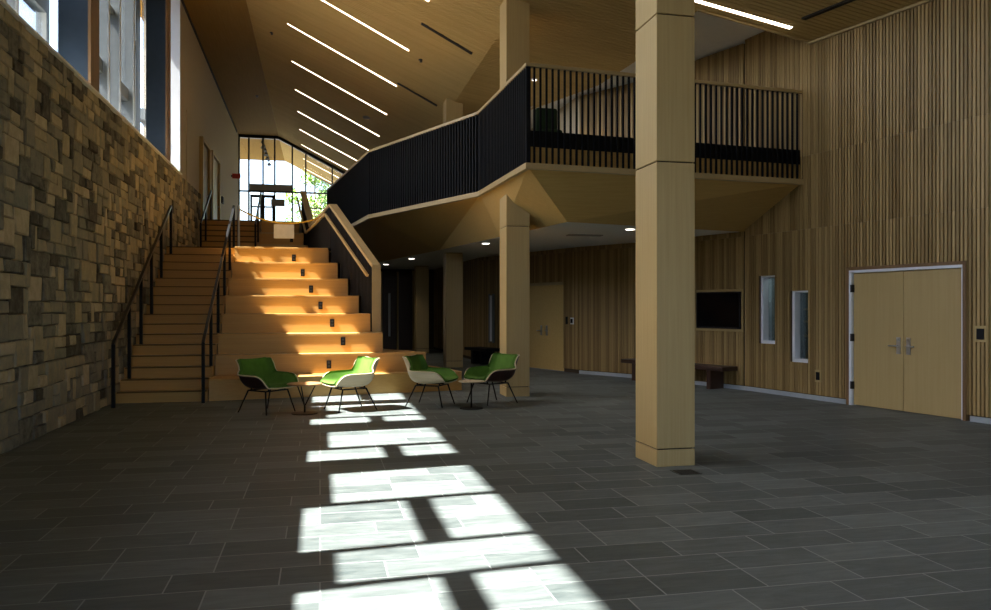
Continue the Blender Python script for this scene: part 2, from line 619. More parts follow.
# slim pale strips that paint lit edges onto the grey mullions
ms = MB()
prev = None
for (a, b, t) in bays:
    if prev is not None and a - prev < 0.3:
        ms.box((GX + 0.14, prev + 0.005, SILL + 0.1), (GX + 0.16, a - 0.005, ZC))
    prev = b
ms.build('mullion_lit_edge', 'lit_alu', win)
for (a, b) in ((7.02 + SHIFT, 7.67 + SHIFT), (9.55 + SHIFT, 10.25 + SHIFT)):
    c = box((GX - 0.20, a, SILL + 0.03), (GX + 0.24, b, ZC)).build('window_pier', 'grey_alu', win)
for (a, b) in ((12.36, 12.5), (17.95, 18.4)):
    box((GX - 0.09, a, SILL + 0.03), (GX + 0.05, b, ZC)).build('infill_panel', 'grey_alu', win)
for (a, b) in ((12.5, 12.95), (18.4, 18.8)):
    c = box((-3.69, a, SILL + 0.03), (XW - 0.045, b, ZC)).build('window_pier', 'blue_steel', win)
    box((XW - 0.045, a + 0.0, SILL + 0.03), (XW - 0.005, b, ZC)).build('pier_facing', 'brown_panel', c)
o = box((-3.78, 20.15, SILL + 0.03), (XW - 0.03, 20.2, ZC)).build('trim_3', 'wframe')
structure(o, 'bright white reveal at the end of the window band', 'trim')

# ------------------------------------------------------------------ ceilings
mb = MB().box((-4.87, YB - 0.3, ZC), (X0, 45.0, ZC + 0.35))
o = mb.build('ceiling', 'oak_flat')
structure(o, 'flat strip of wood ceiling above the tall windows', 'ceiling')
# falling plane: backing + slats
mb = MB().prism([(X0, YB - 0.3), (XF, YB - 0.3), (XF, 45.0), (X0, 45.0)], lambda x, y: zL(x, y) + 0.02, lambda x, y: zL(x, y) + 0.35)
cl = mb.build('ceiling_sloped', 'ceiling_back')
structure(cl, 'sloping oak slat ceiling with parallel light strips', 'ceiling')
mb = MB()
Q = -0.30
pitch = 0.10
n = int((45.0 - YB + 3) / pitch)
for i in range(n):
    y = YB - 1.0 + i * pitch + 0.0
    ya0, yb0 = y, y + Q * (XF - X0)
    # slat lies on the plane, skewed in plan
    pts = [(X0, ya0), (X0, ya0 + pitch * 0.80), (XF, yb0 + pitch * 0.80), (XF, yb0)]
    if min(p[1] for p in pts) < YB - 0.3 or max(p[1] for p in pts) > 45.0:
        continue
    lo = [(px, py, zL(px, py)) for px, py in pts[::-1]]
    hi = [(px, py, zL(px, py) + 0.025) for px, py in pts[::-1]]
    mb.hexa(lo, hi)
mb.build('ceiling_slats', 'oak_ceiling', cl)

# right-hand plane
polyR = [(XF, YB), (A_END.x + 0.05, YB), (wall_x(11.93) + 0.02, 11.93), (6.07, 11.93), (6.12, 14.5), (6.0, 16.5), (5.23, 19.5), (5.0, 39.0), (XF, 39.0)]
mb = MB().prism(polyR, lambda x, y: zR(x, y) + 0.022, lambda x, y: zR(x, y) + 0.3)
cr_ = mb.build('ceiling_right', 'ceiling_back')
structure(cr_, 'darker oak slat ceiling over the balcony and right wall', 'ceiling')
mb = MB()
y = YB + 0.02
while y < 38.8:
    def xr(yy):
        if yy < 11.93:
            return wall_x(yy)
        for (xa, ya), (xb, yb) in zip(polyR[3:7], polyR[4:8]):
            if ya <= yy <= yb:
                return xa + (xb - xa) * (yy - ya) / (yb - ya)
        return 5.0
    xe = xr(y + 0.05)
    mb.hexa([(XF, y, zR(XF, y)), (xe, y, zR(xe, y)), (xe, y + 0.088, zR(xe, y)), (XF, y + 0.088, zR(XF, y))],
            [(XF, y, zR(XF, y) + 0.022), (xe, y, zR(xe, y) + 0.022), (xe, y + 0.088, zR(xe, y) + 0.022), (XF, y + 0.088, zR(XF, y) + 0.022)])
    y += 0.11
mb.build('ceiling_slats', 'oak_ceiling', cr_)
o = MB().prism([(6.0, 11.5), (12.0, 11.5), (12.0, 40.0), (4.9, 40.0), (5.1, 19.5), (5.88, 16.5), (6.0, 14.5)], 6.6, 6.9).build('ceiling_upper', 'white')
structure(o, 'flat white ceiling of the upper floor behind the balcony', 'ceiling')


# ------------------------------------------------------------------ slatted walls
def slat_wall(name, p, q, z0, z1, holes, label, pitch=0.06, width=0.041, depth=0.035, cuts=(2.9, 4.15), side=1, mat='oak_slat', back='slat_back'):
    """wall from p to q (plan points); the room lies to the left of p->q when side=1"""
    p, q = Vector(p), Vector(q)
    L = (q - p).length
    d = (q - p) / L
    nrm = Vector((-d.y, d.x)) * side

    def P(s, off, z):
        r = p + d * s + nrm * off
        return (r.x, r.y, z)

    # backing, split around the holes
    ss = sorted({0.0, L} | {h[0] for h in holes} | {h[1] for h in holes})
    mb = MB()
    for a, b in zip(ss, ss[1:]):
        hs = sorted([h for h in holes if h[0] <= a + 1e-6 and h[1] >= b - 1e-6], key=lambda h: h[2])
        z = z0
        for h in hs + [(0, 0, z1, z1)]:
            if h[2] > z + 1e-6:
                mb.hexa([P(a, -0.2, z), P(b, -0.2, z), P(b, 0, z), P(a, 0, z)], [P(a, -0.2, h[2]), P(b, -0.2, h[2]), P(b, 0, h[2]), P(a, 0, h[2])])
            z = max(z, h[3])
    w = mb.build(name, back)
    structure(w, label, 'wall')
    mb = MB()
    n = int(L / pitch)
    for i in range(n):
        s = (i + 0.5) * pitch + (L - n * pitch) / 2
        a, b = s - width / 2, s + width / 2
        zs = [(z0 + 0.09 if z0 == 0 else z0, z1)]
        for h in holes:
            if h[0] - 0.012 < s < h[1] + 0.012:
                nz = []
                for u, v in zs:
                    if h[2] > u:
                        nz.append((u, min(v, h[2])))
                    if h[3] < v:
                        nz.append((max(u, h[3]), v))
                zs = [t for t in nz if t[1] - t[0] > 0.01]
        for u, v in zs:
            cs = [u] + [c for c in cuts if u + 0.05 < c < v - 0.05] + [v]
            for c0, c1 in zip(cs, cs[1:]):
                e = c1 - (0.004 if c1 != v else 0)
                mb.hexa([P(a, 0, c0), P(b, 0, c0), P(b, depth, c0), P(a, depth, c0)], [P(a, 0, e), P(b, 0, e), P(b, depth, e), P(a, depth, e)])
    mb.build('wall_slats', mat, w)
    return P, L


def s_of(y):
    """distance along wall A from its far end"""
    return (y - A_FAR.y) / A_DIR.y


door_a, door_b = s_of(11.13), s_of(9.23)
holesA = [(door_a, door_b, 0.0, 2.15), (s_of(13.13), s_of(12.74), 0.90, 2.14), (s_of(12.37), s_of(12.0), 0.61, 1.85)]
# wall A runs from A_END (behind the camera) to A_FAR so that the room is on its left
LA = (A_END - A_FAR).length
holesA2 = [(LA - b, LA - a, z0, z1) for a, b, z0, z1 in holesA]
PA, _ = slat_wall('wall_right', A_END, A_FAR, 0, 6.75, holesA2, 'tall right wall of vertical oak slats with double door')
PAs = lambda s, off, z: PA(LA - s, off, z)
PB, LB = slat_wall('wall_right_alcove', A_FAR, B_END, 0, 6.55, [], 'oak slat wall behind the black television')
PC, LC = slat_wall('wall_right_middle', B_END, C_END, 0, 6.55, [], 'oak slat wall section left of the bench')
LDl = (D_END - C_END).length
dd = lambda y: (y - C_END.y) / (D_END.y - C_END.y) * LDl
PD, LD = slat_wall('wall_right_rear', C_END, D_END, 0, 4.0, [(dd(18.40), dd(20.3), 0, 2.16)], 'shaded oak slat wall beside the far oak door', mat='oak_slat')
PE, LE = slat_wall('wall_right_far', D_END, E_END, 0, 4.0, [], 'dark slat wall deep under the balcony')
o = MB().hexa([(C_END.x, C_END.y, 4.1), (C_END.x + 0.2, C_END.y, 4.1), (5.2, 39, 4.1), (5.0, 39, 4.1)],
              [(C_END.x, C_END.y, 6.9), (C_END.x + 0.2, C_END.y, 6.9), (5.2, 39, 6.9), (5.0, 39, 6.9)]).build('wall_upper', 'plaster')
structure(o, 'pale wall of the upper floor behind the balcony rail', 'wall')

# baseboards along the slat walls
for nm, P, rng in (('baseboard_right', PAs, [(0, door_a - 0.09), (door_b + 0.09, LA)]), ('baseboard_alcove', PB, [(0, LB)]), ('baseboard_middle', PC, [(0, LC)])):
    mb = MB()
    for a, b in rng:
        if P is PAs:
            mb.hexa([P(b, 0, 0), P(a, 0, 0), P(a, 0.022, 0), P(b, 0.022, 0)], [P(b, 0, 0.075), P(a, 0, 0.075), P(a, 0.022, 0.075), P(b, 0.022, 0.075)])
        else:
            mb.hexa([P(a, 0, 0), P(b, 0, 0), P(b, 0.022, 0), P(a, 0.022, 0)], [P(a, 0, 0.075), P(b, 0, 0.075), P(b, 0.022, 0.075), P(a, 0.022, 0.075)])
    o = mb.build(nm, 'base')
    structure(o, 'pale metal baseboard at the foot of the %s' % {'baseboard_right': 'right slat wall', 'baseboard_alcove': 'television wall', 'baseboard_middle': 'middle slat wall'}[nm], 'baseboard')


def wbox(mb, P, a, b, o0, o1, z0, z1):
    """box on a wall frame: along a..b, off the wall o0..o1, height z0..z1"""
    c = [P(a, o0, z0), P(b, o0, z0), P(b, o1, z0), P(a, o1, z0)]
    t = [P(a, o0, z1), P(b, o0, z1), P(b, o1, z1), P(a, o1, z1)]
    # keep the winding outward whichever way P runs
    u = Vector(c[1]) - Vector(c[0])
    v = Vector(c[3]) - Vector(c[0])
    if u.cross(v).z < 0:
        c = [c[0], c[3], c[2], c[1]]
        t = [t[0], t[3], t[2], t[1]]
    return mb.hexa(c, t)


# double door in wall A
dl = empty('door_1', PAs((door_a + door_b) / 2, 0, 0), 'pale oak double door in the right slat wall', 'door', kind='structure')
mb = MB()
wbox(mb, PAs, door_a, door_a + 0.05, -0.19, 0.045, 0, 2.15)
wbox(mb, PAs, door_b - 0.03, door_b, -0.19, 0.03, 0, 2.15)
wbox(mb, PAs, door_a, door_b, -0.19, 0.045, 2.11, 2.15)
mb.build('door_frame', 'wframe', dl)
mb = MB()
wbox(mb, PAs, door_a - 0.05, door_a, -0.02, 0.05, 0, 2.2)
wbox(mb, PAs, door_b, door_b + 0.05, -0.02, 0.05, 0, 2.2)
wbox(mb, PAs, door_a - 0.05, door_b + 0.05, -0.02, 0.05, 2.15, 2.2)
mb.build('door_casing', 'brown_panel', dl)
midd = (door_a + door_b) / 2


def lever(P, s, z, off, sgn, parent):
    mb = MB()
    wbox(mb, P, s - 0.032, s + 0.032, off, off + 0.012, z - 0.14, z + 0.11)
    h = mb.build('lock_plate', 'steel', parent)
    mb = MB()
    a = Vector(P(s, off + 0.012, z - 0.02))
    b = Vector(P(s, off + 0.06, z - 0.02))
    c = Vector(P(s + sgn * 0.13, off + 0.06, z - 0.02))
    mb.tube([a, b, b.lerp(c, 0.15), c], 0.011)
    wbox(mb, P, s - 0.015, s + 0.015, off + 0.012, off + 0.024, z + 0.05, z + 0.085)
    mb.build('door_handle', 'steel', parent, smooth=True)


for a, b, sgn in ((door_a + 0.053, midd - 0.004, -1), (midd + 0.004, door_b - 0.033, 1)):
    mb = MB()
    wbox(mb, PAs, a, b, -0.05, 0.0, 0.012, 2.105)
    lf = mb.build('door_panel', 'oak_door', dl)
    lever(PAs, midd + sgn * 0.085, 1.0, 0.0, sgn, lf)
for z in (0.32, 1.08, 1.86):
    mb = MB()
    wbox(mb, PAs, door_a + 0.03, door_a + 0.07, 0.0, 0.05, z - 0.06, z + 0.06)
    mb.build('door_hinge', 'bronze', dl)
o = MB().hexa([PAs(door_a, -0.24, 0), PAs(door_a, -0.2, 0), PAs(door_b, -0.2, 0), PAs(door_b, -0.24, 0)], [PAs(door_a, -0.24, 2.2), PAs(door_a, -0.2, 2.2), PAs(door_b, -0.2, 2.2), PAs(door_b, -0.24, 2.2)]).build('door_backing', 'dark', dl)

# two slim windows in wall A
for i, (ya, yb, z0, z1, lb) in enumerate(((13.13, 12.74, 0.90, 2.14, 'slim white framed window beside the television, set higher'), (12.37, 12.0, 0.61, 1.85, 'slim white framed window beside the double door, set lower with shelves behind'))):
    a, b = s_of(ya), s_of(yb)
    w = empty('window_%d' % (i + 2), PAs(a, 0, z0), lb, 'window', kind='structure')
    mb = MB()
    t = 0.055
    wbox(mb, PAs, a, a + t, -0.2, 0.0, z0, z1)
    wbox(mb, PAs, b - 0.012, b, -0.2, 0.0, z0, z1)
    wbox(mb, PAs, a, b, -0.2, 0.0, z0, z0 + t)
    wbox(mb, PAs, a, b, -0.2, 0.0, z1 - 0.03, z1)
    mb.build('window_frame', 'wframe', w)
    mb = MB()
    wbox(mb, PAs, a, b, -0.13, -0.124, z0, z1)
    mb.build('pane', 'dim_glass', w)
    if i == 1:
        for z in (z0 + 0.42, z0 + 0.68, z0 + 0.9):
            mb = MB()
            wbox(mb, PAs, a - 0.75, b + 0.5, -0.78, -0.45, z, z + 0.035)
            mb.build('shelf', 'plaster', w)
a, b = s_of(13.13) - 0.6, s_of(12.0) + 0.7
mb = MB()
wbox(mb, PAs, a, b, -1.66, -1.6, 0.0, 2.7)
wbox(mb, PAs, a - 0.05, a, -1.66, -0.2, 0.0, 2.7)
wbox(mb, PAs, b, b + 0.05, -1.66, -0.2, 0.0, 2.7)
wbox(mb, PAs, a, b, -1.66, -0.2, 2.7, 2.75)
o = mb.build('wall_office', 'grey_room')
structure(o, 'grey office walls seen through the two slim windows', 'wall')
pd_ = bpy.data.lights.new('office_fill', 'POINT')  # unseen point light added to brighten the room behind the slim windows
pd_.energy = 14.0
pd_.shadow_soft_size = 0.1
pd_.color = (0.9, 1.0, 0.97)
po = bpy.data.objects.new('office_fill', pd_)
COL.objects.link(po)
po.location = PAs((a + b) / 2, -0.9, 2.5)


# ------------------------------------------------------------------ columns
JOINTS = [0.0, 0.17, 2.98, 4.42]


def column(x0, x1, y0, y1, top, label):
    e = empty('column', ((x0 + x1) / 2, (y0 + y1) / 2, 0), label, 'column', kind='structure')
    g = 0.006
    zs = [z for z in JOINTS if z < top] + [top]
    for i, (a, b) in enumerate(zip(zs, zs[1:])):
        box((x0, y0, a + (g if i else 0)), (x1, y1, b - g)).build('base_panel' if i == 0 else 'column_panel', 'oak_v', e, bevel=0.006)
    box((x0 + 0.02, y0 + 0.02, 0), (x1 - 0.02, y1 - 0.02, top)).build('column_core', 'dark', e)


column(3.20, 3.605, 7.17, 7.70, 6.98, 'nearest square oak column standing alone on the slate floor')
column(3.17, 3.59, 13.40, 13.92, 7.0, 'square oak column behind the two right green chairs')
column(3.2, 3.64, 20.3, 20.8, 7.0, 'square oak column beyond the seating tiers, below the balcony bend')
column(3.2, 3.64, 26.9, 27.4, 3.2, 'small far oak column in the dark area under the balcony')

# ------------------------------------------------------------------ stairs and seating tiers
RISE, TREAD = 0.18, 0.29
YS = 13.85
XS = XW + 0.012
st = empty('staircase', (-2.55, YS, 0), 'narrow oak stair flight rising between stone wall and seating tiers', 'stairs')
for i in range(16):
    y0 = YS + i * TREAD
    y1 = YS + (i + 1) * TREAD if i < 15 else 18.45
    nose = MB().box((XS, y0, 0.0 if i == 0 else (i - 1) * RISE), (-1.82, y1 + 0.0, (i + 1) * RISE - 0.03))
    nose.build('riser', 'oak_x', st)
    MB().box((XS, y0 - 0.02, (i + 1) * RISE - 0.03), (-1.82, y1, (i + 1) * RISE)).build('tread', 'oak_x', st, bevel=0.004)
    MB().box((XS + 0.02, y0 - 0.024, (i + 1) * RISE - 0.016), (-1.84, y0 + 0.05, (i + 1) * RISE + 0.002)).build('nose_gap_shade', 'nosing', st)  # dark strip painted for the shadow gap and dark tread at each step edge

GIN = lambda y: 1.155 - 0.338 * (y - 15.01)
tier_y = [13.85, 14.65, 15.01, 15.59, 16.17, 16.75, 17.33, 17.91]
TH = 0.36
bl = empty('seating_tiers', (0, YS, 0), 'wide stack of stepped oak seating tiers with sunlit edges', 'seating')
XL = -1.80
plans = [
    [(XL, 13.85), (2.61, 14.70), (2.15, 16.6), (1.0, 16.6), (XL, 16.6)],
    [(XL, 14.65), (1.95, 14.83), (1.15, 16.4), (XL, 16.6)],
]
for n in range(2, 8):
    yb = tier_y[n + 1] + 0.25 if n < 7 else 18.45
    plans.append([(XL, tier_y[n]), (GIN(tier_y[n]), tier_y[n]), (GIN(tier_y[n]), yb), (XL, yb)])
tiers = []
for n, pl in enumerate(plans):
    z0 = n * TH
    zb = 0.0 if n < 1 else z0 - TH * 0.98
    t = MB().prism(pl, max(0, zb) if n else 0.0, z0 + TH - 0.04).build('tier_front', 'oak_x', bl)
    # seat board with a small nosing
    pn_ = [(x, y - (0.012 if y < pl[0][1] + 1.0 and (k in (0, 1)) else 0)) for k, (x, y) in enumerate(pl)]
    MB().prism(pn_, z0 + TH - 0.04, z0 + TH).build('seat_board', 'oak_x', bl, bevel=0.004)
# landing and upper flight
ld = MB().prism([(XW + 0.005, 18.45), (0.20, 18.45), (-0.28, 22.6), (-0.5, 24.4), (-3.52, 24.4), (-3.52, 23.42), (XW + 0.005, 23.42)], 0, 2.88).build('landing', 'oak_x')
structure(ld, 'oak landing halfway up between the two flights', 'landing')
us = empty('upper_staircase', (-2.5, 22.6, 2.88), 'upper oak stair flight from the landing to the glass doors', 'stairs')
for i in range(7):
    y0 = 22.6 + i * 0.3
    xs = XS if y0 < 23.45 else -3.52
    MB().box((xs, y0, 2.88), (-1.74, y0 + 0.3, 2.88 + (i + 1) * RISE - 0.03)).build('riser', 'oak_x', us)
    MB().box((xs, y0 - 0.02, 2.88 + (i + 1) * RISE - 0.03), (-1.74, y0 + 0.3, 2.88 + (i + 1) * RISE)).build('tread', 'oak_x', us, bevel=0.004)
    MB().box((xs + 0.02, y0 - 0.024, 2.88 + (i + 1) * RISE - 0.03), (-1.76, y0 + 0.05, 2.88 + (i + 1) * RISE + 0.002)).build('nose_gap_shade', 'nosing', us)
ut = empty('upper_seating_tiers', (-1.0, 22.6, 2.88), 'three short oak seating tiers above the landing', 'seating')
for i in range(3):
    y0 = 22.6 + i * 0.9
    xr_ = -0.33 - 0.14 * i
    y1 = y0 + 0.9 if i < 2 else 24.7
    box((-1.70, y0, 2.88), (xr_, y1, 2.88 + (i + 1) * 0.42 - 0.04)).build('tier_front', 'oak_x', ut)
    box((-1.70, y0 - 0.012, 2.88 + (i + 1) * 0.42 - 0.04), (xr_, y1, 2.88 + (i + 1) * 0.42)).build('seat_board', 'oak_trim', ut, bevel=0.004)

# ------------------------------------------------------------------ balcony
P = [(8.10, 12.13), (3.10, 11.66), (2.97, 14.72), (1.16, 18.92), (0.25, 25.5), (0.15, 30.0)]
ZB0, ZB1 = 3.70, 5.28
S = [(7.86, 13.59), (4.04, 12.65), (3.56, 15.62), (2.9, 19.5), (1.83, 24.93), (1.5, 30.0)]
# upper floor slab
mb = MB().prism([(8.05, 12.24), (7.84, 13.55), (6.83, 16.4), (6.0, 17.82), (5.0, 38.6), (-3.66, 38.6), (-3.52, 24.7), (-0.55, 24.7), (0.42, 25.5), (1.32, 18.98), (3.13, 14.77), (3.24, 11.82)], 3.95, FLOOR2 - 0.0)
o = mb.build('floor_upper', 'concrete')
structure(o, 'upper floor slab behind the balcony rail', 'floor')
# soffit: folded oak planes
mb = MB()
for i, j in ((0, 0), (1, 1), (2, 2), (3, 4), (4, 5)):
    pass
quads = [(P[0], P[1], S[1], S[0]), (P[1], P[2], S[2], S[1]), (P[2], P[3], S[3], S[2]), (P[3], P[4], S[4], S[3]), (P[4], P[5], S[5], S[4])]
for a, b, c_, d in quads:
    v = [(a[0], a[1], ZB0), (b[0], b[1], ZB0), (c_[0], c_[1], 2.99), (d[0], d[1], 2.99)]
    vt = [(x, y, z + 0.05) for x, y, z in v]
    mb.add(v + vt, [(0, 1, 2), (0, 2, 3), (6, 5, 4), (7, 6, 4), (0, 4, 5, 1), (1, 5, 6, 2), (2, 6, 7, 3), (3, 7, 4, 0)])
bs = mb.build('ceiling_soffit', 'oak_soffit')
structure(bs, 'folded oak underside of the balcony', 'ceiling')
mb = MB().prism([S[0], (6.83, 16.42), (6.0, 17.82), (4.48, 22.2), (4.2, 29.6), (1.5, 29.6), S[4], S[3], S[2], S[1]], 2.995, 3.1)
o = mb.build('ceiling_lower', 'white')
structure(o, 'flat white ceiling under the balcony with round downlights', 'ceiling')

# railing
rl = empty('balcony_railing', (P[1][0], P[1][1], ZB0), 'black slatted balcony railing with pale oak top rail', 'railing')
mbf, mbt, mbk, mbw = MB(), MB(), MB(), MB()
slb = [MB() for _ in range(4)]


def offset_path(pts, off):
    out = []
    for i, p in enumerate(pts):
        ds = []
        if i > 0:
            ds.append((Vector(p) - Vector(pts[i - 1])).normalized())
        if i < len(pts) - 1:
            ds.append((Vector(pts[i + 1]) - Vector(p)).normalized())
        ns = [Vector((-d.y, d.x)) for d in ds]
        nn = (sum(ns, Vector((0, 0)))).normalized()
        k = 1.0 / max(0.5, nn.dot(ns[0]))
        q = Vector(p) + nn * off * k
        out.append((q.x, q.y))
    return out


# path runs from the right wall round to the stairs: interior (floor side) lies on its right
IN = offset_path(P[:5], -0.028)
OUT = offset_path(P[:5], 0.05)
IN2 = offset_path(P[:5], -0.06)
for i in range(4):
    a, b = OUT[i], OUT[i + 1]
    c_, d = IN[i + 1], IN[i]
    mbf.add([(a[0], a[1], ZB0 - 0.03), (b[0], b[1], ZB0 - 0.03), (c_[0], c_[1], ZB0 - 0.03), (d[0], d[1], ZB0 - 0.03),
             (a[0], a[1], ZB0 + 0.06), (b[0], b[1], ZB0 + 0.06), (c_[0], c_[1], ZB0 + 0.06), (d[0], d[1], ZB0 + 0.06)],
            [(0, 1, 2, 3), (7, 6, 5, 4), (0, 4, 5, 1), (1, 5, 6, 2), (2, 6, 7, 3), (3, 7, 4, 0)])
    mbt.add([(a[0], a[1], ZB1 - 0.05), (b[0], b[1], ZB1 - 0.05), (c_[0], c_[1], ZB1 - 0.05), (d[0], d[1], ZB1 - 0.05),
             (a[0], a[1], ZB1), (b[0], b[1], ZB1), (c_[0], c_[1], ZB1), (d[0], d[1], ZB1)],
            [(0, 1, 2, 3), (7, 6, 5, 4), (0, 4, 5, 1), (1, 5, 6, 2), (2, 6, 7, 3), (3, 7, 4, 0)])
    e, f_ = IN2[i], IN2[i + 1]
    for mbx, z0, z1 in ((mbw, ZB0 + 0.06, 4.02), (mbk, 4.02, 4.27)):
        mbx.add([(d[0], d[1], z0), (c_[0], c_[1], z0), (f_[0], f_[1], z0), (e[0], e[1], z0),
                 (d[0], d[1], z1), (c_[0], c_[1], z1), (f_[0], f_[1], z1), (e[0], e[1], z1)],
                [(0, 1, 2, 3), (7, 6, 5, 4), (0, 4, 5, 1), (1, 5, 6, 2), (2, 6, 7, 3), (3, 7, 4, 0)])
    pa, pb = Vector(P[i]), Vector(P[i + 1])
    L = (pb - pa).length
    dv = (pb - pa) / L
    n_ = max(1, int(L / 0.1))
    for k in range(n_ + 1):
        q = pa + dv * (L * k / n_)
        dirn = dv
        nv = Vector((-dv.y, dv.x))
        hw, hd = (0.013, 0.017) if i == 0 else (0.019, 0.036)
        co = [q - dirn * hw - nv * hd, q + dirn * hw - nv * hd, q + dirn * hw + nv * hd, q - dirn * hw + nv * hd]
        slb[i].hexa([(c.x, c.y, ZB0 + 0.06) for c in co], [(c.x, c.y, ZB1 - 0.05) for c in co])
mbf.build('fascia_band', 'oak_trim', rl)
mbt.build('top_rail', 'oak_trim', rl)
mbw.build('wood_apron', 'oak_soffit', rl)
mbk.build('kick_plate', 'black', rl)
for i in range(4):
    slb[i].build('slat_screen', 'black_slat', rl)

# ------------------------------------------------------------------ stair guard on the right of the tiers
gp = [(GIN(15.55) + 0.10, 15.55, 2.36), (0.28, 17.91, 3.83), (-0.22, 22.6, 3.83), (-0.50, 24.5, 5.05)]
gd = empty('stair_guard', (gp[0][0], gp[0][1], 1.08), 'black slatted stair guard with pale oak cap beside the tiers', 'railing')


def tier_top(y):
    if y >= 24.4:
        return FLOOR2
    if y >= 22.6:
        return 2.88
    z = 0
    for n, ty in enumerate(tier_y):
        if y >= ty:
            z = (n + 1) * TH
    return z


for i, (a, b) in enumerate(zip(gp, gp[1:])):
    A, B = Vector(a), Vector(b)
    L = (B.xy - A.xy).length
    d = (B.xy - A.xy) / L
    nv = Vector((-d.y, d.x))
    n_ = int(L / 0.075)
    mb = MB()
    mk = MB()
    for k in range(n_):
        t0, t1 = k / n_, (k + 1) / n_
        q0, q1 = A.lerp(B, t0), A.lerp(B, t0 + (t1 - t0) * 0.62)
        zb = tier_top(max(q0.y, q1.y)) + 0.002
        for mbx, hd, u, v in ((mb, 0.055, q0, q1), (mk, 0.02, A.lerp(B, t0), A.lerp(B, t1))):
            co = [u.xy - nv * hd, v.xy - nv * hd, v.xy + nv * hd, u.xy + nv * hd]
            zt = [u.z, v.z, v.z, u.z]
            zb2 = tier_top(max(u.y, v.y)) + 0.002
            mbx.hexa([(c.x, c.y, zb2) for c in co], [(c.x, c.y, z - 0.02) for c, z in zip(co, zt)])
    mb.build('slat_screen', 'black_slat', gd)
    mk.build('backing_board', 'black_slat', gd)
mb = MB()
for a, b in zip(gp, gp[1:]):
    mb.bar(a, b, 0.17, 0.06)
# end post
a = gp[0]
mb.box((a[0] - 0.085, a[1] - 0.06, TH * 3 + 0.002), (a[0] + 0.085, a[1] + 0.0, a[2] + 0.03))
mb.build('cap_rail', 'oak_trim', gd)
mb = MB()
hr = []
for (x, y, z) in gp:
    hr.append((x - 0.17, y - 0.02, z - 0.20))
hr[0] = (hr[0][0] - 0.0, hr[0][1] + 0.05, hr[0][2] + 0.02)
for a, b in zip(hr, hr[1:]):
    mb.bar(a, b, 0.045, 0.045)
mb.build('handrail', 'oak_trim', gd)
mb = MB()
for i, (a, b) in enumerate(zip(gp, gp[1:])):
    for t in (0.15, 0.5, 0.85):
        u = Vector(a).lerp(Vector(b), t)
        h = Vector(hr[i]).lerp(Vector(hr[i + 1]), t)
        MB().bar((h.x, h.y, h.z - 0.03), (u.x, u.y, h.z - 0.03), 0.015, 0.015).build('rail_bracket', 'black', gd)


# ------------------------------------------------------------------ steel handrails
def handrail(name, label, x, y0, z0, y1, z1, posts, end, mat='black'):
    """flat-bar rail from (y0,z0) up to (y1,z1), posts = [(y, z_bottom)], end = lower z of the last post"""
    e = empty(name, (x, y0, posts[0][1]), label, 'handrail')
    mb = MB()
    mb.bar((x, y0 - 0.02, z0), (x, y1, z1), 0.045, 0.05)
    mb.build('top_rail', 'rail_black', e)
    for (py, zb) in posts:
        zt = z0 + (z1 - z0) * (py - y0) / (y1 - y0)
        MB().bar((x, py, zb), (x, py, min(zt, max(z0, z1))), 0.05, 0.05, up=(0, 1, 0)).build('post', mat, e)
    return e


def step_z(y):
    i = int((y - YS + 0.021) / TREAD)
    return 0 if y < YS - 0.02 else min(16, i + 1) * RISE


pl_ = [13.25] + [14.3, 15.2, 16.1, 17.05, 18.1]
handrail('handrail', 'black steel handrail along the stone wall, lower flight', -3.13, 13.25, 0.98, 18.1, 3.74, [(y, step_z(y)) for y in pl_], 0)
pc_ = [13.62, 14.55, 15.55, 16.55, 17.5, 18.3]
handrail('handrail', 'black steel handrail between narrow stairs and seating tiers', -1.86, 13.62, 0.98, 18.3, 3.80, [(y, step_z(y)) for y in pc_], 0)
handrail('handrail', 'short black handrail on the wall side of the upper flight', -3.13, 22.45, 3.82, 24.55, 5.0, [(22.45, 2.88), (23.4, 2.88 + 3 * RISE), (24.5, 2.88 + 7 * RISE)], 0)
handrail('handrail', 'short dark handrail in the middle of the upper flight', -1.72, 22.45, 3.82, 24.55, 5.0, [(22.45, 2.88), (23.4, 2.88 + 3 * RISE), (24.5, 2.88 + 7 * RISE)], 0)
# steel sign post on the landing beside the rail
e = empty('stanchion', (-1.80, 18.75, 2.88), 'grey steel stanchion at the top of the middle handrail holding the rope', 'stanchion')
MB().lathe([(0.14, 0), (0.14, 0.015), (0.03, 0.03), (0.025, 0.95), (0.035, 0.96), (0.035, 1.0), (0.0, 1.01)], (-1.80, 18.75, 2.88)).build('pole', 'steel', e)
# rope barrier with sign
mb = MB()
pts = []
for k in range(25):
    t = k / 24
    x = -1.80 + (0.16 + 1.80) * t
    y = 18.75 + (18.6 - 18.75) * t
    z = 3.80 + (3.70 - 3.80) * t - 0.42 * 4 * t * (1 - t) * 0.62
    pts.append((x, y, z))
mb.tube(pts, 0.018, 8)
rp = mb.build('rope', 'yellow', smooth=True)
tag(rp, 'yellow barrier rope sagging across the top of the stairs', 'rope')
sg = box((-1.03, 18.66, 3.14), (-0.58, 18.675, 3.46)).build('notice_card', 'card')
tag(sg, 'white notice card hanging from the yellow rope', 'sign')


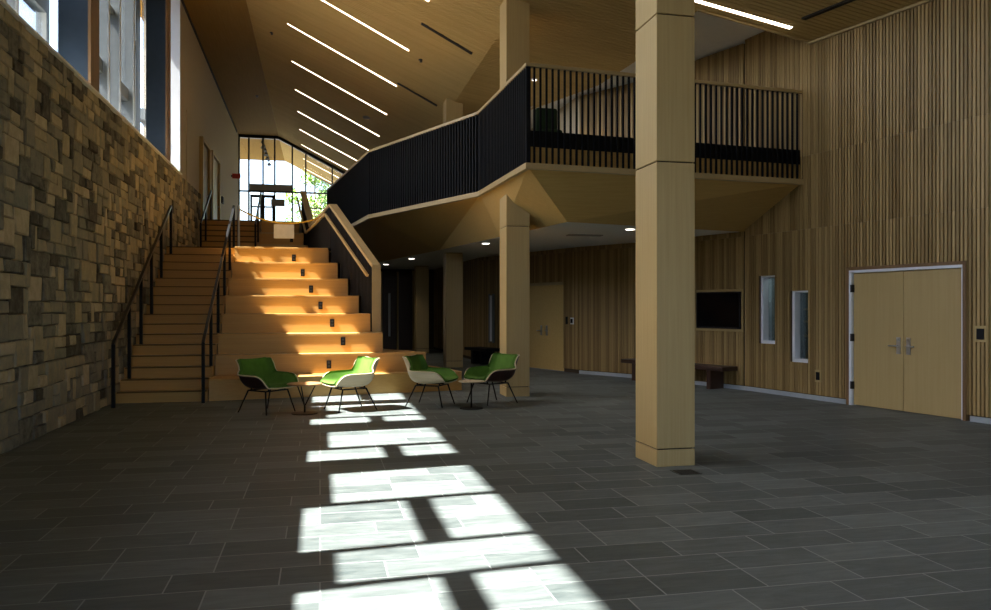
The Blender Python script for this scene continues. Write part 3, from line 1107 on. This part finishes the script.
# ------------------------------------------------------------------ rear glass wall
cwz = lambda x: ZC if x < X0 else (ZC - KL * (x - X0))
wr = empty('window_rear', (0, YE, FLOOR2), 'black framed rear glass wall under the sloping ceiling', 'window', kind='structure')
mull = [-3.70, -3.25, -2.61, -2.08, -1.28, -0.66, 0.57, 1.7, 2.6, 3.4]
mb = MB()
for x in mull[1:]:
    mb.box((x - 0.035, YE - 0.08, FLOOR2), (x + 0.035, YE + 0.08, cwz(x)))
mb.box((-3.73, YE - 0.1, FLOOR2), (-3.65, YE + 0.1, ZC))
for z in (7.02, 8.3):
    if z < 8:
        mb.box((-3.7, YE - 0.06, z - 0.035), (3.4, YE + 0.06, z + 0.035))
for z in (5.6, 6.3):
    mb.box((-0.66, YE - 0.04, z - 0.025), (3.4, YE + 0.04, z + 0.025))
mb.box((-3.7, YE - 0.1, ZC - 0.14), (X0, YE + 0.1, ZC))
mb.bar((X0, YE, cwz(X0) - 0.07), (XF, YE, cwz(XF) - 0.07), 0.2, 0.14)
mb.build('window_frame', 'bronze', wr)
mb = MB()
for a, b in zip(mull, mull[1:]):
    mb.hexa([(a, YE - 0.008, FLOOR2), (b, YE - 0.008, FLOOR2), (b, YE + 0.008, FLOOR2), (a, YE + 0.008, FLOOR2)],
            [(a, YE - 0.008, cwz(a)), (b, YE - 0.008, cwz(b)), (b, YE + 0.008, cwz(b)), (a, YE + 0.008, cwz(a))])
mb.build('pane', 'glass', wr)
box((-3.2, YE - 0.09, 7.06), (-1.3, YE + 0.09, 7.36)).build('spandrel_panel', 'concrete', wr)
dr = empty('door_2', (-2.6, YE, FLOOR2), 'black framed glass double door in the rear glass wall', 'door', kind='structure')
for a, b in ((-3.18, -2.64), (-2.62, -2.10)):
    mb = MB()
    mb.box((a, YE - 0.13, FLOOR2 + 0.02), (a + 0.09, YE - 0.085, 6.85))
    mb.box((b - 0.09, YE - 0.13, FLOOR2 + 0.02), (b, YE - 0.085, 6.85))
    mb.box((a, YE - 0.13, 6.72), (b, YE - 0.085, 6.85))
    mb.box((a, YE - 0.13, 6.25), (b, YE - 0.085, 6.32))
    mb.box((a, YE - 0.13, FLOOR2 + 0.02), (b, YE - 0.085, FLOOR2 + 0.3))
    mb.build('door_frame', 'bronze', dr)
sg = box((-2.24, YE - 0.16, 6.33), (-1.62, YE - 0.14, 6.66)).build('door_sign', 'greycard')
tag(sg, 'grey rectangular sign on the rear glass door', 'sign')
# exit sign on the plaster wall
e = empty('exit_sign', (-3.5, 35.0, 7.13), 'red exit sign projecting from the plaster wall near rear glass', 'sign')
box((-3.62, 34.98, 7.03), (-3.28, 35.03, 7.23)).build('sign_plate', 'red', e)
box((-3.68, 34.99, 7.1), (-3.62, 35.02, 7.16)).build('bracket', 'black', e)
# plaster return right of glass
o = box((3.43, YE - 0.1, FLOOR2), (5.2, YE + 0.2, 7.0)).build('wall_rear', 'plaster')
structure(o, 'plain wall beside the rear glass', 'wall')

# doors in the plaster wall
for i, (ya, yb, zt, lb) in enumerate(((25.35, 26.9, 6.62, 'oak door in the cream wall at the top of the stairs, nearer one'), (27.9, 29.7, 6.7, 'oak door in the cream wall nearer the rear glass'))):
    xu = XU(yb)
    e = empty('door_%d' % (i + 3), (xu, ya, FLOOR2), lb, 'door', kind='structure')
    mb = MB()
    mb.box((xu, ya - 0.12, FLOOR2), (xu + 0.13, ya, zt + 0.12))
    mb.box((xu, yb, FLOOR2), (xu + 0.13, yb + 0.12, zt + 0.12))
    mb.box((xu, ya, zt), (xu + 0.13, yb, zt + 0.12))
    mb.build('door_casing', 'oak_door', e)
    box((xu, ya, FLOOR2 + 0.01), (xu + 0.05, yb, zt)).build('door_panel', 'oak_v' if i else 'brown_panel', e)
    MB().tube([(xu + 0.05, yb - 0.15, FLOOR2 + 1.0), (xu + 0.11, yb - 0.15, FLOOR2 + 1.0), (xu + 0.11, yb - 0.3, FLOOR2 + 1.0)], 0.012).build('door_handle', 'steel', e)
o = box((XU(31.6), 31.2, 5.5), (XU(31.2) + 0.06, 31.6, 5.75)).build('alarm_box', 'black')
tag(o, 'small dark alarm box on cream wall beside upper door', 'alarm')
o = box((XU(22.9), 22.6, 4.95), (XU(22.6) + 0.02, 22.9, 6.9)).build('trim_4', 'plaster')
structure(o, 'slim raised plaster strip on the cream wall', 'trim')

# ------------------------------------------------------------------ light strips in the ceiling
SY = [18.6, 21.65, 24.9, 28.1, 31.2, 34.35, 37.5]
STRIPS = [(y, -0.85, 2.05) for y in SY] + [(15.45, -0.1, 2.1)]
labs = {18.6: 'warm linear light strip in sloped ceiling, nearest long one in full view', 21.65: 'warm linear light strip in the sloped ceiling, second back from the nearest long one',
        24.9: 'warm ceiling light strip third from the nearest, ending above the balcony bend', 28.1: 'warm ceiling light strip fourth from the nearest along sloped ceiling',
        31.2: 'warm ceiling light strip fifth from the nearest along sloped ceiling', 34.35: 'warm ceiling light strip second from the rear glass wall', 37.5: 'warm ceiling light strip right beside the rear glass wall',
        15.45: 'warm ceiling light strip whose end peeks in at the top picture edge'}


def strip_on(f, y, xa, xb, mat, name, label, cat, group, w=0.062):
    e = empty(name, ((xa + xb) / 2, y, f((xa + xb) / 2, y)), label, cat, group)
    lo = [(xa, y - w / 2 - 0.012, f(xa, y) - 0.012), (xb, y - w / 2 - 0.012, f(xb, y) - 0.012), (xb, y + w / 2 + 0.012, f(xb, y) - 0.012), (xa, y + w / 2 + 0.012, f(xa, y) - 0.012)]
    hi = [(x, yy, z + 0.03) for x, yy, z in lo]
    MB().hexa(lo, hi).build('housing', 'dark' if mat == 'dark' else 'oak_trim', e)
    lo = [(xa + 0.01, y - w / 2, f(xa, y) - 0.02), (xb - 0.01, y - w / 2, f(xb, y) - 0.02), (xb - 0.01, y + w / 2, f(xb, y) - 0.02), (xa + 0.01, y + w / 2, f(xa, y) - 0.02)]
    hi = [(x, yy, z + 0.015) for x, yy, z in lo]
    MB().hexa(lo, hi).build('diffuser' if mat != 'dark' else 'slot_opening', mat, e)
    return e


for (y, xa, xb) in STRIPS:
    strip_on(zL, y, xa, xb, 'glow', 'strip_light', labs.get(y, 'warm ceiling light strip above the hall floor, outside the picture'), 'light', 'light strips in the sloped ceiling')
for y, lb in ((41.0, 'warm light strip under the outdoor eave, first beyond the glass'), (43.8, 'warm light strip under the outdoor eave, second beyond the glass')):
    strip_on(zL, y, -0.85, 2.05, 'glow', 'strip_light', lb, 'light', 'light strips under the outdoor eave')
for y, xa, xb, lb in ((16.72, 2.1, 3.2, 'dark slot air diffuser in sloped ceiling, nearer column top'), (21.4, 2.04, 3.12, 'dark slot air diffuser in sloped ceiling continuing a light strip')):
    strip_on(zL, y, xa, xb, 'dark', 'slot_diffuser', lb, 'air vent', None, 0.1)
strip_on(zR, 11.64, 4.9, 7.58, 'glow', 'strip_light', 'bright light strip in the ceiling above the balcony end', 'light', None, 0.085)
# slot parallel to the right wall
e = empty('slot_diffuser', (7.7, 10.5, zR(7.7, 10.5)), 'dark slot air diffuser running along the right wall ceiling', 'air vent')
a = Vector((7.54, 11.25, zR(7.54, 0) - 0.012))
b = a + Vector((A_DIR.x, A_DIR.y, 0)) * 2.6
b.z = zR(b.x, 0) - 0.012
MB().bar(a, b, 0.09, 0.03).build('slot_opening', 'dark', e)
# trim line where ceiling meets right wall
mb = MB()
p0, p1 = A_END, A_FAR + A_DIR * s_of(11.93)
mb.bar((p0.x - 0.06, p0.y, zR(p0.x, 0) - 0.03), (p1.x - 0.06, p1.y, zR(p1.x, 0) - 0.03), 0.05, 0.04)
o = mb.build('trim_5', 'oak_trim')
structure(o, 'thin oak trim where the slat wall meets the ceiling', 'trim')
o = box((6.07, 11.90, zR(6.07, 0) - 0.03), (6.09, 11.95, 6.55)).build('trim_6', 'oak_trim')
mb = MB()
mb.bar((6.07, 11.92, zR(6.07, 0) + 0.10), (wall_x(11.92) - 0.05, 11.92, zR(wall_x(11.92), 0) + 0.10), 0.02, 0.26)
mb.build('ceiling_edge', 'oak_trim', o)
structure(o, 'oak edge of the right ceiling above the balcony', 'trim')

# downlights
for (x, y, lb) in ((5.52, 13.53, 'round downlight in white ceiling beside the nearest column'), (3.6, 17.2, 'round downlight in white ceiling left of the column behind the chairs'),
                   (2.6, 22.96, 'round downlight deep under the balcony above the far column'), (2.12, 26.2, 'round downlight deep under the balcony nearest the stair guard')):
    e = empty('downlight', (x, y, 2.99), lb, 'light', 'downlights under the balcony')
    MB().lathe([(0.10, 0), (0.10, -0.012), (0.085, -0.012)], (x, y, 2.995)).build('bezel', 'wframe', e)
    MB().lathe([(0.08, -0.012), (0.08, -0.018)], (x, y, 2.995)).build('lens', 'down', e)
    ld_ = bpy.data.lights.new('downlight_lamp', 'SPOT')
    ld_.energy = 45.0
    ld_.spot_size = math.radians(120)
    ld_.spot_blend = 0.8
    ld_.shadow_soft_size = 0.07
    ld_.color = (1.0, 0.86, 0.66)
    lo_ = bpy.data.objects.new('downlight_lamp', ld_)
    COL.objects.link(lo_)
    lo_.location = (x, y, 2.96)
e = empty('downlight', (4.7, 17.12, zR(4.7, 0)), 'small downlight in wood ceiling behind the balcony corner', 'light')
MB().lathe([(0.07, 0), (0.07, -0.03), (0.05, -0.03)], (4.7, 17.12, zR(4.7, 0))).build('bezel', 'wframe', e)
MB().lathe([(0.045, -0.03), (0.045, -0.035)], (4.7, 17.12, zR(4.7, 0))).build('lens', 'down', e)
ld_ = bpy.data.lights.new('downlight_lamp', 'SPOT')
ld_.energy = 160.0
ld_.spot_size = math.radians(140)
ld_.spot_blend = 0.8
ld_.shadow_soft_size = 0.05
ld_.color = (1.0, 0.9, 0.74)
lo_ = bpy.data.objects.new('downlight_lamp', ld_)
COL.objects.link(lo_)
lo_.location = (4.7, 17.12, zR(4.7, 0) - 0.06)
# slot vent in the lower ceiling
o = box((4.75, 14.75, 2.975), (5.45, 14.95, 2.996)).build('ceiling_vent', 'greycard')
tag(o, 'dark rectangular vent in the white ceiling under the balcony', 'air vent')
o = MB().lathe([(0.07, 0), (0.07, -0.03), (0.04, -0.045)], (5.45, 15.3, 2.995)).build('smoke_detector', 'white')
tag(o, 'white smoke detector on ceiling under the balcony', 'smoke detector')
# sprinkler heads
for (x, y, f, lb) in ((2.35, 18.77, zL, 'small dark sprinkler head between the light strip and the upper slot diffuser'), (-1.33, 23.21, zL, 'small sprinkler head left of the light strips, upper one'),
                      (-2.34, 31.36, lambda x, y: ZC, 'small sprinkler head on flat ceiling above the cream wall')):
    o = MB().lathe([(0.06, 0.0), (0.06, -0.015), (0.02, -0.02), (0.02, -0.05), (0.035, -0.055), (0.035, -0.06)], (x, y, f(x, y) - 0.0)).build('sprinkler_head', 'bronze')
    tag(o, lb, 'sprinkler')
o = MB().lathe([(0.14, 0), (0.14, -0.04), (0.09, -0.07)], (1.52, 26.5, zL(1.52, 0))).build('smoke_detector', 'greycard')
tag(o, 'round grey smoke detector on sloped ceiling between the light strips', 'smoke detector')

# ------------------------------------------------------------------ back of the lower lobby
o = box((0.3, 29.5, 0), (4.5, 29.8, 4.0)).build('wall_back', 'slat_back')
structure(o, 'dark back wall of the lobby under the balcony', 'wall')
for (a, b, lb, k) in ((2.25, 2.74, 'dark red brown door with slim bright window far under balcony', 1), (2.85, 3.42, 'dark red brown door left of the far column', 0)):
    e = empty('door_%d' % (5 + k), (a, 29.5, 0), lb, 'door', kind='structure')
    box((a, 29.44, 0.01), (b, 29.5, 2.75)).build('door_panel', 'redwood', e)
    box((a - 0.06, 29.42, 0), (a, 29.5, 2.9)).build('door_casing', 'oak_door', e)
    if k:
        box((a + 0.22, 29.43, 0.5), (a + 0.30, 29.438, 2.1)).build('glazing', 'wframe', e)
    else:
        box((a + 0.32, 29.42, 1.5), (a + 0.37, 29.438, 2.1)).build('glazing', 'walnut', e)
o = box((3.36, 29.36, 0), (3.46, 29.5, 2.95)).build('trim_7', 'oak_door')
structure(o, 'pale oak trim between far doors and column', 'trim')

# door in wall D
e = empty('door_7', PD(dd(19.4), 0, 0), 'plain oak door under the balcony behind the right chairs', 'door', kind='structure')
mb = MB()
wbox(mb, PD, dd(18.42), dd(20.28), -0.06, -0.01, 0.01, 2.12)
lf = mb.build('door_panel', 'oak_soffit', e)
mb = MB()
wbox(mb, PD, dd(18.40), dd(20.3), -0.06, 0.05, 2.12, 2.19)
mb.build('door_frame', 'oak_trim', e)
for y, sg_ in ((19.1, -1), (19.32, 1)):
    lever(PD, dd(y), 1.0, -0.01, sg_, lf)
# slim window in wall D/E
mb = MB()
e = empty('window_4', PD(dd(21.6), 0.03, 0.6), 'slim bright window left of the column behind the chairs', 'window', kind='structure')
wbox(mb, PD, dd(21.5), dd(21.62), 0.03, 0.05, 0.62, 1.9)
mb.build('pane', 'wframe', e)
mb = MB()
wbox(mb, PD, dd(21.40), dd(21.5), 0.03, 0.055, 0.58, 1.94)
wbox(mb, PD, dd(21.62), dd(21.68), 0.03, 0.055, 0.58, 1.94)
mb.build('window_frame', 'grey_alu', e)

# ------------------------------------------------------------------ wall devices
def device(P, s, z, w, h, plate, face, name, label, cat, fw=0.5, off=0.035):
    e = empty(name, P(s, off, z), label, cat)
    mb = MB()
    wbox(mb, P, s - w / 2, s + w / 2, off - 0.03, off + 0.008, z - h / 2, z + h / 2)
    mb.build('plate', plate, e)
    mb = MB()
    wbox(mb, P, s - w * fw / 2, s + w * fw / 2, off + 0.008, off + 0.02, z - h * 0.33, z + h * 0.33)
    mb.build('faceplate', face, e)
    return e


device(PAs, s_of(11.76), 0.41, 0.12, 0.2, 'oak_door', 'black', 'wall_outlet', 'black outlet on oak plate low in the right wall beside the double door', 'outlet', 0.6)
device(PAs, s_of(8.98), 1.20, 0.17, 0.22, 'oak_door', 'black', 'card_reader', 'black card reader on oak plate right of the double door', 'card reader', 0.6)
device(PD, dd(18.06), 1.24, 0.12, 0.16, 'wframe', 'black', 'wall_switch', 'white wall plate with black square beside the far oak door', 'switch', 0.6)
device(PD, dd(18.26), 1.25, 0.08, 0.18, 'black', 'black', 'card_reader', 'slim black card reader right beside the far oak door', 'card reader', 0.6)
# television
tv = empty('television', PB(0.68, 0.04, 1.17), 'black flat television on the oak slat wall above the bench', 'television')
mb = MB()
wbox(mb, PB, 0.04, 1.15, 0.036, 0.09, 1.15, 1.86)
mb.build('tv_body', 'black', tv, bevel=0.006)
mb = MB()
wbox(mb, PB, 0.07, 1.12, 0.09, 0.094, 1.19, 1.83)
mb.build('tv_screen', 'screen', tv)
mb = MB()
wbox(mb, PB, 0.12, 1.07, 0.09, 0.10, 1.155, 1.175)
mb.build('speaker_bar', 'bronze', tv)
mb = MB()
for a, b, z0, z1 in ((0.005, 0.035, 1.10, 1.91), (1.155, 1.19, 1.10, 1.91), (0.035, 1.155, 1.865, 1.91), (0.035, 1.155, 1.10, 1.145)):
    wbox(mb, PB, a, b, 0.036, 0.06, z0, z1)
mb.build('wood_surround', 'oak_door', tv)


# benches
def bench(P, a, b, d0, d1, h, mat, label):
    e = empty('bench', P((a + b) / 2, (d0 + d1) / 2, 0), label, 'bench')
    mb = MB()
    wbox(mb, P, a, b, d0, d1, h - 0.08, h)
    mb.build('seat', mat, e, bevel=0.006)
    for s in (a + 0.32, b - 0.42):
        mb = MB()
        wbox(mb, P, s, s + 0.10, d0 + 0.03, d1 - 0.03, 0, h - 0.08)
        mb.build('leg', mat, e)


bench(PB, 0.12, 2.98, 0.06, 0.48, 0.44, 'walnut', 'dark brown wooden bench under the television behind nearest column')
bench(PD, dd(21.0), dd(22.15), 0.06, 0.55, 0.45, 'black', 'low black bench beneath the slim window far under balcony')

# floor grille
e = empty('floor_grille', (3.37, 6.88, 0), 'small dark square grille in the floor at the nearest column', 'floor vent')
box((3.26, 6.78, 0.0005), (3.48, 7.0, 0.004)).build('grille_frame', 'bronze', e)
mb = MB()
for k in range(8):
    mb.box((3.275, 6.795 + k * 0.024, 0.004), (3.465, 6.807 + k * 0.024, 0.007))
mb.build('grille_bars', 'bronze', e)

# outlets in the tier fronts
outs = [(0.16, 14.735, 0.52, 'black outlet in the second lowest seating tier front'), (0.42, 15.01, 0.93, 'black outlet in the third seating tier front, counted from the floor'),
        (0.23, 15.59, 1.26, 'black outlet in the fourth seating tier front, counted from the floor'), (0.01, 16.17, 1.60, 'black outlet in the fifth seating tier front, counted from the floor'),
        (-0.18, 16.75, 1.94, 'black outlet in the sixth seating tier front, counted from the floor'), (-0.36, 17.33, 2.30, 'black outlet in the seventh seating tier front, counted from the floor'),
        (-0.56, 17.91, 2.65, 'black outlet in the top lower seating tier just below the landing'), (-0.74, 22.6, 3.12, 'black outlet in lowest upper tier above the landing'), (-0.80, 23.5, 3.52, 'black outlet in second upper tier under the notice card')]
for x, y, z, lb in outs:
    e = empty('tier_outlet', (x, y, z), lb, 'outlet', 'outlets in the seating tier fronts')
    box((x - 0.042, y - 0.012, z - 0.075), (x + 0.042, y - 0.0005, z + 0.075)).build('plate', 'black', e)
    for dz in (-0.032, 0.032):
        box((x - 0.02, y - 0.016, z + dz - 0.018), (x + 0.02, y - 0.012, z + dz + 0.018)).build('socket', 'bronze', e)


# ------------------------------------------------------------------ green shell chairs
STATIONS = [  # x, z, half width, wing (out, up, forward)
    (0.350, 0.410, 0.26, 0.035, 0.015, 0.0),
    (0.330, 0.425, 0.275, 0.045, 0.045, 0.0),
    (0.27, 0.415, 0.28, 0.065, 0.13, 0.0),
    (0.19, 0.40, 0.28, 0.085, 0.185, 0.0),
    (0.05, 0.385, 0.27, 0.105, 0.205, 0.0),
    (-0.15, 0.38, 0.255, 0.125, 0.21, 0.0),
    (-0.26, 0.42, 0.25, 0.13, 0.18, 0.02),
    (-0.305, 0.51, 0.25, 0.12, 0.115, 0.06),
    (-0.34, 0.61, 0.25, 0.095, 0.05, 0.10),
    (-0.375, 0.71, 0.26, 0.08, 0.02, 0.11),
    (-0.41, 0.81, 0.265, 0.075, 0.0, 0.09),
]
CR = [-1.0, -0.72, -0.42, -0.12, 0, 0.12, 0.42, 0.72, 1.0]


def chair_grid():
    rows_ = []
    for (x, z, w, o_, u, f_) in STATIONS:
        row = []
        # five flat points then a wing of three each side
        for sgn in (-1, 1):
            wing = [(1.0, 1.0), (0.72, 0.62), (0.36, 0.22)]
            pts = [(x + f_ * b, sgn * (w + o_ * a), z + u * b) for a, b in wing]
            flat = [(x, sgn * w * 0.97, z + 0.006), (x - 0.004, sgn * w * 0.5, z - 0.004)]
            side = pts + flat
            if sgn < 0:
                row += side
            else:
                row += [(x - 0.006, 0, z - 0.006)] + side[::-1]
        rows_.append(row)
    return rows_


def grid_shell(rows_, t0, t1):
    """solid between the grid surface pushed along its normal by t0 and t1"""
    nr, nc = len(rows_), len(rows_[0])
    Pn = [[Vector(p) for p in r] for r in rows_]
    out = [[], []]
    for li, t in enumerate((t0, t1)):
        for i in range(nr):
            for j in range(nc):
                du = Pn[min(i + 1, nr - 1)][j] - Pn[max(i - 1, 0)][j]
                dv = Pn[i][min(j + 1, nc - 1)] - Pn[i][max(j - 1, 0)]
                nn = dv.cross(du)
                if nn.length > 0:
                    nn.normalize()
                out[li].append(Pn[i][j] + nn * t)
    mb = MB()
    n = nr * nc
    fs = []
    for i in range(nr - 1):
        for j in range(nc - 1):
            a, b, c, d = i * nc + j, i * nc + j + 1, (i + 1) * nc + j + 1, (i + 1) * nc + j
            fs.append((a, b, c, d))
            fs.append((n + d, n + c, n + b, n + a))
    rim = [i * nc for i in range(nr)] + [(nr - 1) * nc + j for j in range(1, nc)] + [i * nc + nc - 1 for i in range(nr - 2, -1, -1)] + [j for j in range(nc - 2, 0, -1)]
    for k in range(len(rim)):
        a, b = rim[k], rim[(k + 1) % len(rim)]
        fs.append((b, a, n + a, n + b))
    mb.add(out[0] + out[1], fs)
    return mb, [out[1][r] for r in rim], [out[0][r] for r in rim]


def make_chair(shell_mat, label, grp):
    e = empty('lounge_chair', (0, 0, 0), label, 'chair', grp)
    g = chair_grid()
    # which way does the normal point? up for the seat
    mb, r1, r0 = grid_shell(g, 0.0, 0.05)
    up = True
    cush, _, _ = grid_shell(g, 0.002, 0.040)
    c = cush.build('cushion', 'green', e, smooth=True, world=False)
    s, _, rim = grid_shell(g, -0.014, 0.0)
    sh = s.build('shell', shell_mat, e, smooth=True, world=False)
    for o in (c, sh):
        m = o.modifiers.new('smooth', 'SUBSURF')
        m.levels = m.render_levels = 1
    rim = list(rim)
    for _ in range(2):
        rim = [q for k in range(len(rim)) for q in (rim[k].lerp(rim[(k + 1) % len(rim)], 0.25), rim[k].lerp(rim[(k + 1) % len(rim)], 0.75))]
    ed = MB().tube(rim + [rim[0], rim[1]], 0.011, 8, cap=False)
    ed.build('shell_edge', 'ply', sh, smooth=True, world=False)
    fr_ = MB()
    zt = 0.345
    fr_.tube([(0.2, -0.22, zt), (0.2, 0.22, zt)], 0.011)
    fr_.tube([(-0.2, -0.22, zt), (-0.2, 0.22, zt)], 0.011)
    fr_.tube([(-0.2, -0.22, zt), (0.2, -0.22, zt)], 0.011)
    fr_.tube([(-0.2, 0.22, zt), (0.2, 0.22, zt)], 0.011)
    for x in (-0.2, 0.2):
        for y in (-0.16, 0.16):
            fr_.tube([(x, y, zt), (x, y, zt + 0.035)], 0.014)
    fr_.build('seat_frame', 'black', e, smooth=True, world=False)
    for sx in (-1, 1):
        for sy in (-1, 1):
            MB().tube([(sx * 0.2, sy * 0.22, zt + 0.005), (sx * (0.30 if sx > 0 else 0.36), sy * 0.29, 0.0)], [0.014, 0.010]).build('leg', 'black', e, smooth=True, world=False)
    return e


def dup(root):
    r = root.copy()
    COL.objects.link(r)
    for ch in list(root.children):
        c = ch.copy()
        COL.objects.link(c)
        c.parent = r
        for g in list(ch.children):
            d = g.copy()
            COL.objects.link(d)
            d.parent = c
    return r


GRP = 'green shell lounge chairs by the tiers'
cA = make_chair('dark_shell', 'green lounge chair with dark shell, facing right beside the sunlit chair', GRP)
cB = make_chair('ply', 'brightly sunlit green lounge chair with pale shell, facing left at the table', GRP)
cC = dup(cB)
cC['label'] = 'shaded green lounge chair with pale shell, facing right toward the column'
cD = dup(cA)
cD['label'] = 'green lounge chair with dark shell in front of oak column, facing left'
for ch, x, y, ang in ((cA, -0.755, 12.22, -46), (cB, 0.43, 12.25, 180 + 22), (cC, 1.74, 12.50, -30), (cD, 2.725, 12.62, 180 + 26)):
    ch.location = (x, y, 0)
    ch.rotation_euler = (0, 0, math.radians(ang))
    ch.scale = (0.94, 0.94, 0.96)

# side tables
t = empty('side_table', (-0.22, 11.93, 0), 'small round side table on V struts between the two left chairs', 'table', 'round side tables')
c0 = (-0.22, 11.93, 0)
MB().lathe([(0.19, 0), (0.19, 0.012), (0.03, 0.018)], c0).build('base', 'black', t, smooth=False)
MB().lathe([(0.245, 0.425), (0.255, 0.432), (0.255, 0.442), (0.245, 0.447)], c0).build('table_top', 'tabletop', t)
MB().tube([(c0[0], c0[1], 0.01), (c0[0], c0[1], 0.12)], 0.014).build('stem', 'black', t, smooth=True)
for k in range(3):
    a = math.radians(-8 + 120 * k) if k else math.radians(-8)
    MB().tube([(c0[0], c0[1], 0.11), (c0[0] + 0.16 * math.cos(a), c0[1] + 0.16 * math.sin(a), 0.425)], 0.009).build('strut', 'black', t, smooth=True)
t = empty('side_table', (2.28, 11.98, 0), 'small round side table on a single pole at the right pair of chairs', 'table', 'round side tables')
c0 = (2.28, 11.98, 0)
MB().lathe([(0.18, 0), (0.18, 0.012), (0.03, 0.018)], c0).build('base', 'black', t)
MB().tube([(c0[0], c0[1], 0.01), (c0[0], c0[1], 0.41)], 0.013).build('stem', 'black', t, smooth=True)
MB().lathe([(0.19, 0.41), (0.2, 0.415), (0.2, 0.424), (0.19, 0.428)], c0).build('table_top', 'ply', t)

# dark green seat behind the balcony corner
e = empty('armchair', (3.75, 12.9, FLOOR2), 'dark green high-backed seat behind the balcony corner', 'chair')
box((3.62, 12.75, FLOOR2), (4.0, 13.25, FLOOR2 + 0.42)).build('seat', 'dark_green', e, bevel=0.04)
box((3.62, 13.05, FLOOR2 + 0.42), (4.0, 13.25, FLOOR2 + 0.85)).build('backrest', 'dark_green', e, bevel=0.04)

# ------------------------------------------------------------------ outside
o = MB().box((-40, YE + 0.15, FLOOR2 - 0.4), (50, 140, FLOOR2 - 0.05)).build('ground_outside', 'dim_ground')  # ground colour kept dark to hold down bounce onto the ceiling
structure(o, 'ground outside the rear glass wall, darkened to cut bounce light', 'ground')


def tree(x, y, h, crown, mat, label, seed):
    r = random.Random(seed)
    z0 = FLOOR2 - 0.05
    e = empty('tree', (x, y, z0), label, 'tree', 'trees outside the rear glass')
    mb = MB()
    mb.tube([(x, y, z0), (x + 0.05, y, z0 + h * 0.3), (x - 0.05, y, z0 + h * 0.6), (x, y, z0 + h * 0.9)], [0.16, 0.12, 0.08, 0.03])
    for k in range(7):
        a = r.uniform(0, 6.28)
        zb = z0 + h * r.uniform(0.3, 0.7)
        mb.tube([(x, y, zb), (x + math.cos(a) * crown * 0.6, y + math.sin(a) * crown * 0.6, zb + h * 0.2)], [0.05, 0.015], 6)
    mb.build('trunk', 'bark', e, smooth=True)
    mb = MB()
    blobs = [(r.gauss(0, crown * 0.5), r.gauss(0, crown * 0.5), h * r.uniform(0.35, 1.0), crown * r.uniform(0.25, 0.5)) for _ in range(16)]
    for _ in range(2600):
        bx, by, bz, br_ = r.choice(blobs)
        v = Vector((r.gauss(0, 1), r.gauss(0, 1), r.gauss(0, 1))).normalized() * br_ * r.uniform(0.5, 1.0)
        c = Vector((x + bx, y + by, z0 + bz)) + v
        d1 = Vector((r.gauss(0, 1), r.gauss(0, 1), r.gauss(0, 1))).normalized()
        d2 = d1.orthogonal().normalized()
        s = r.uniform(0.08, 0.16)
        mb.add([c - d1 * s, c + d2 * s * 0.5, c + d1 * s, c - d2 * s * 0.5], [(0, 1, 2, 3)])
    mb.build('foliage', mat, e)


tree(-0.3, 52, 6.6, 1.6, 'leaf_a', 'bright leafy tree outside the rear glass beside the doors', 1)
tree(1.9, 60, 6.2, 1.9, 'leaf_b', 'leafy tree outside rear glass, behind the stair guard top', 2)
tree(4.3, 50, 6.4, 2.0, 'leaf_a', 'leafy tree outside the rear glass nearest the balcony', 3)

# track spotlights under the eave beyond the glass
e = empty('track_light', (-2.7, 41.5, ZC), 'black track with spotlights under the eave beyond rear glass', 'light')
box((-2.72, 39.2, ZC - 0.04), (-2.68, 44.5, ZC)).build('track', 'black', e)
for k, (y, dz) in enumerate(((39.5, 0.1), (40.4, 0.12), (41.4, 0.14), (42.6, 0.16), (44.2, 0.2))):
    MB().tube([(-2.7, y, ZC - 0.04), (-2.7, y, ZC - 0.12), (-2.66, y - 0.1, ZC - 0.4)], [0.02, 0.08, 0.12]).build('spotlight_head', 'black', e)

# ------------------------------------------------------------------ entrance side behind the camera
mb = MB()
mb.box((XW - 0.6, YB - 0.3, 0), (-2.6, YB, ZC))
mb.box((8.6, YB - 0.3, 0), (12.0, YB, ZC))
mb.box((-2.6, YB - 0.3, 4.8), (8.6, YB, ZC))
o = mb.build('wall_entrance', 'plaster')
structure(o, 'plaster wall around the entrance glazing', 'wall')
we = empty('window_fill', (3, YB, 0), 'unseen entrance glazing added for fill light, with dark frames', 'window', kind='structure')  # unseen opening, sized to tune the fill from behind the camera
mb, mp_ = MB(), MB()
for k in range(8):
    x = -2.6 + k * 1.6
    mb.box((x - 0.04, YB - 0.2, 0), (x + 0.04, YB - 0.05, 4.8))
mb.box((-2.6, YB - 0.2, 2.4), (8.6, YB - 0.05, 2.5))
mp_.box((-2.6, YB - 0.13, 0), (8.6, YB - 0.12, 4.8))
mb.build('window_frame', 'bronze', we)
mp_.build('pane', 'glass', we)
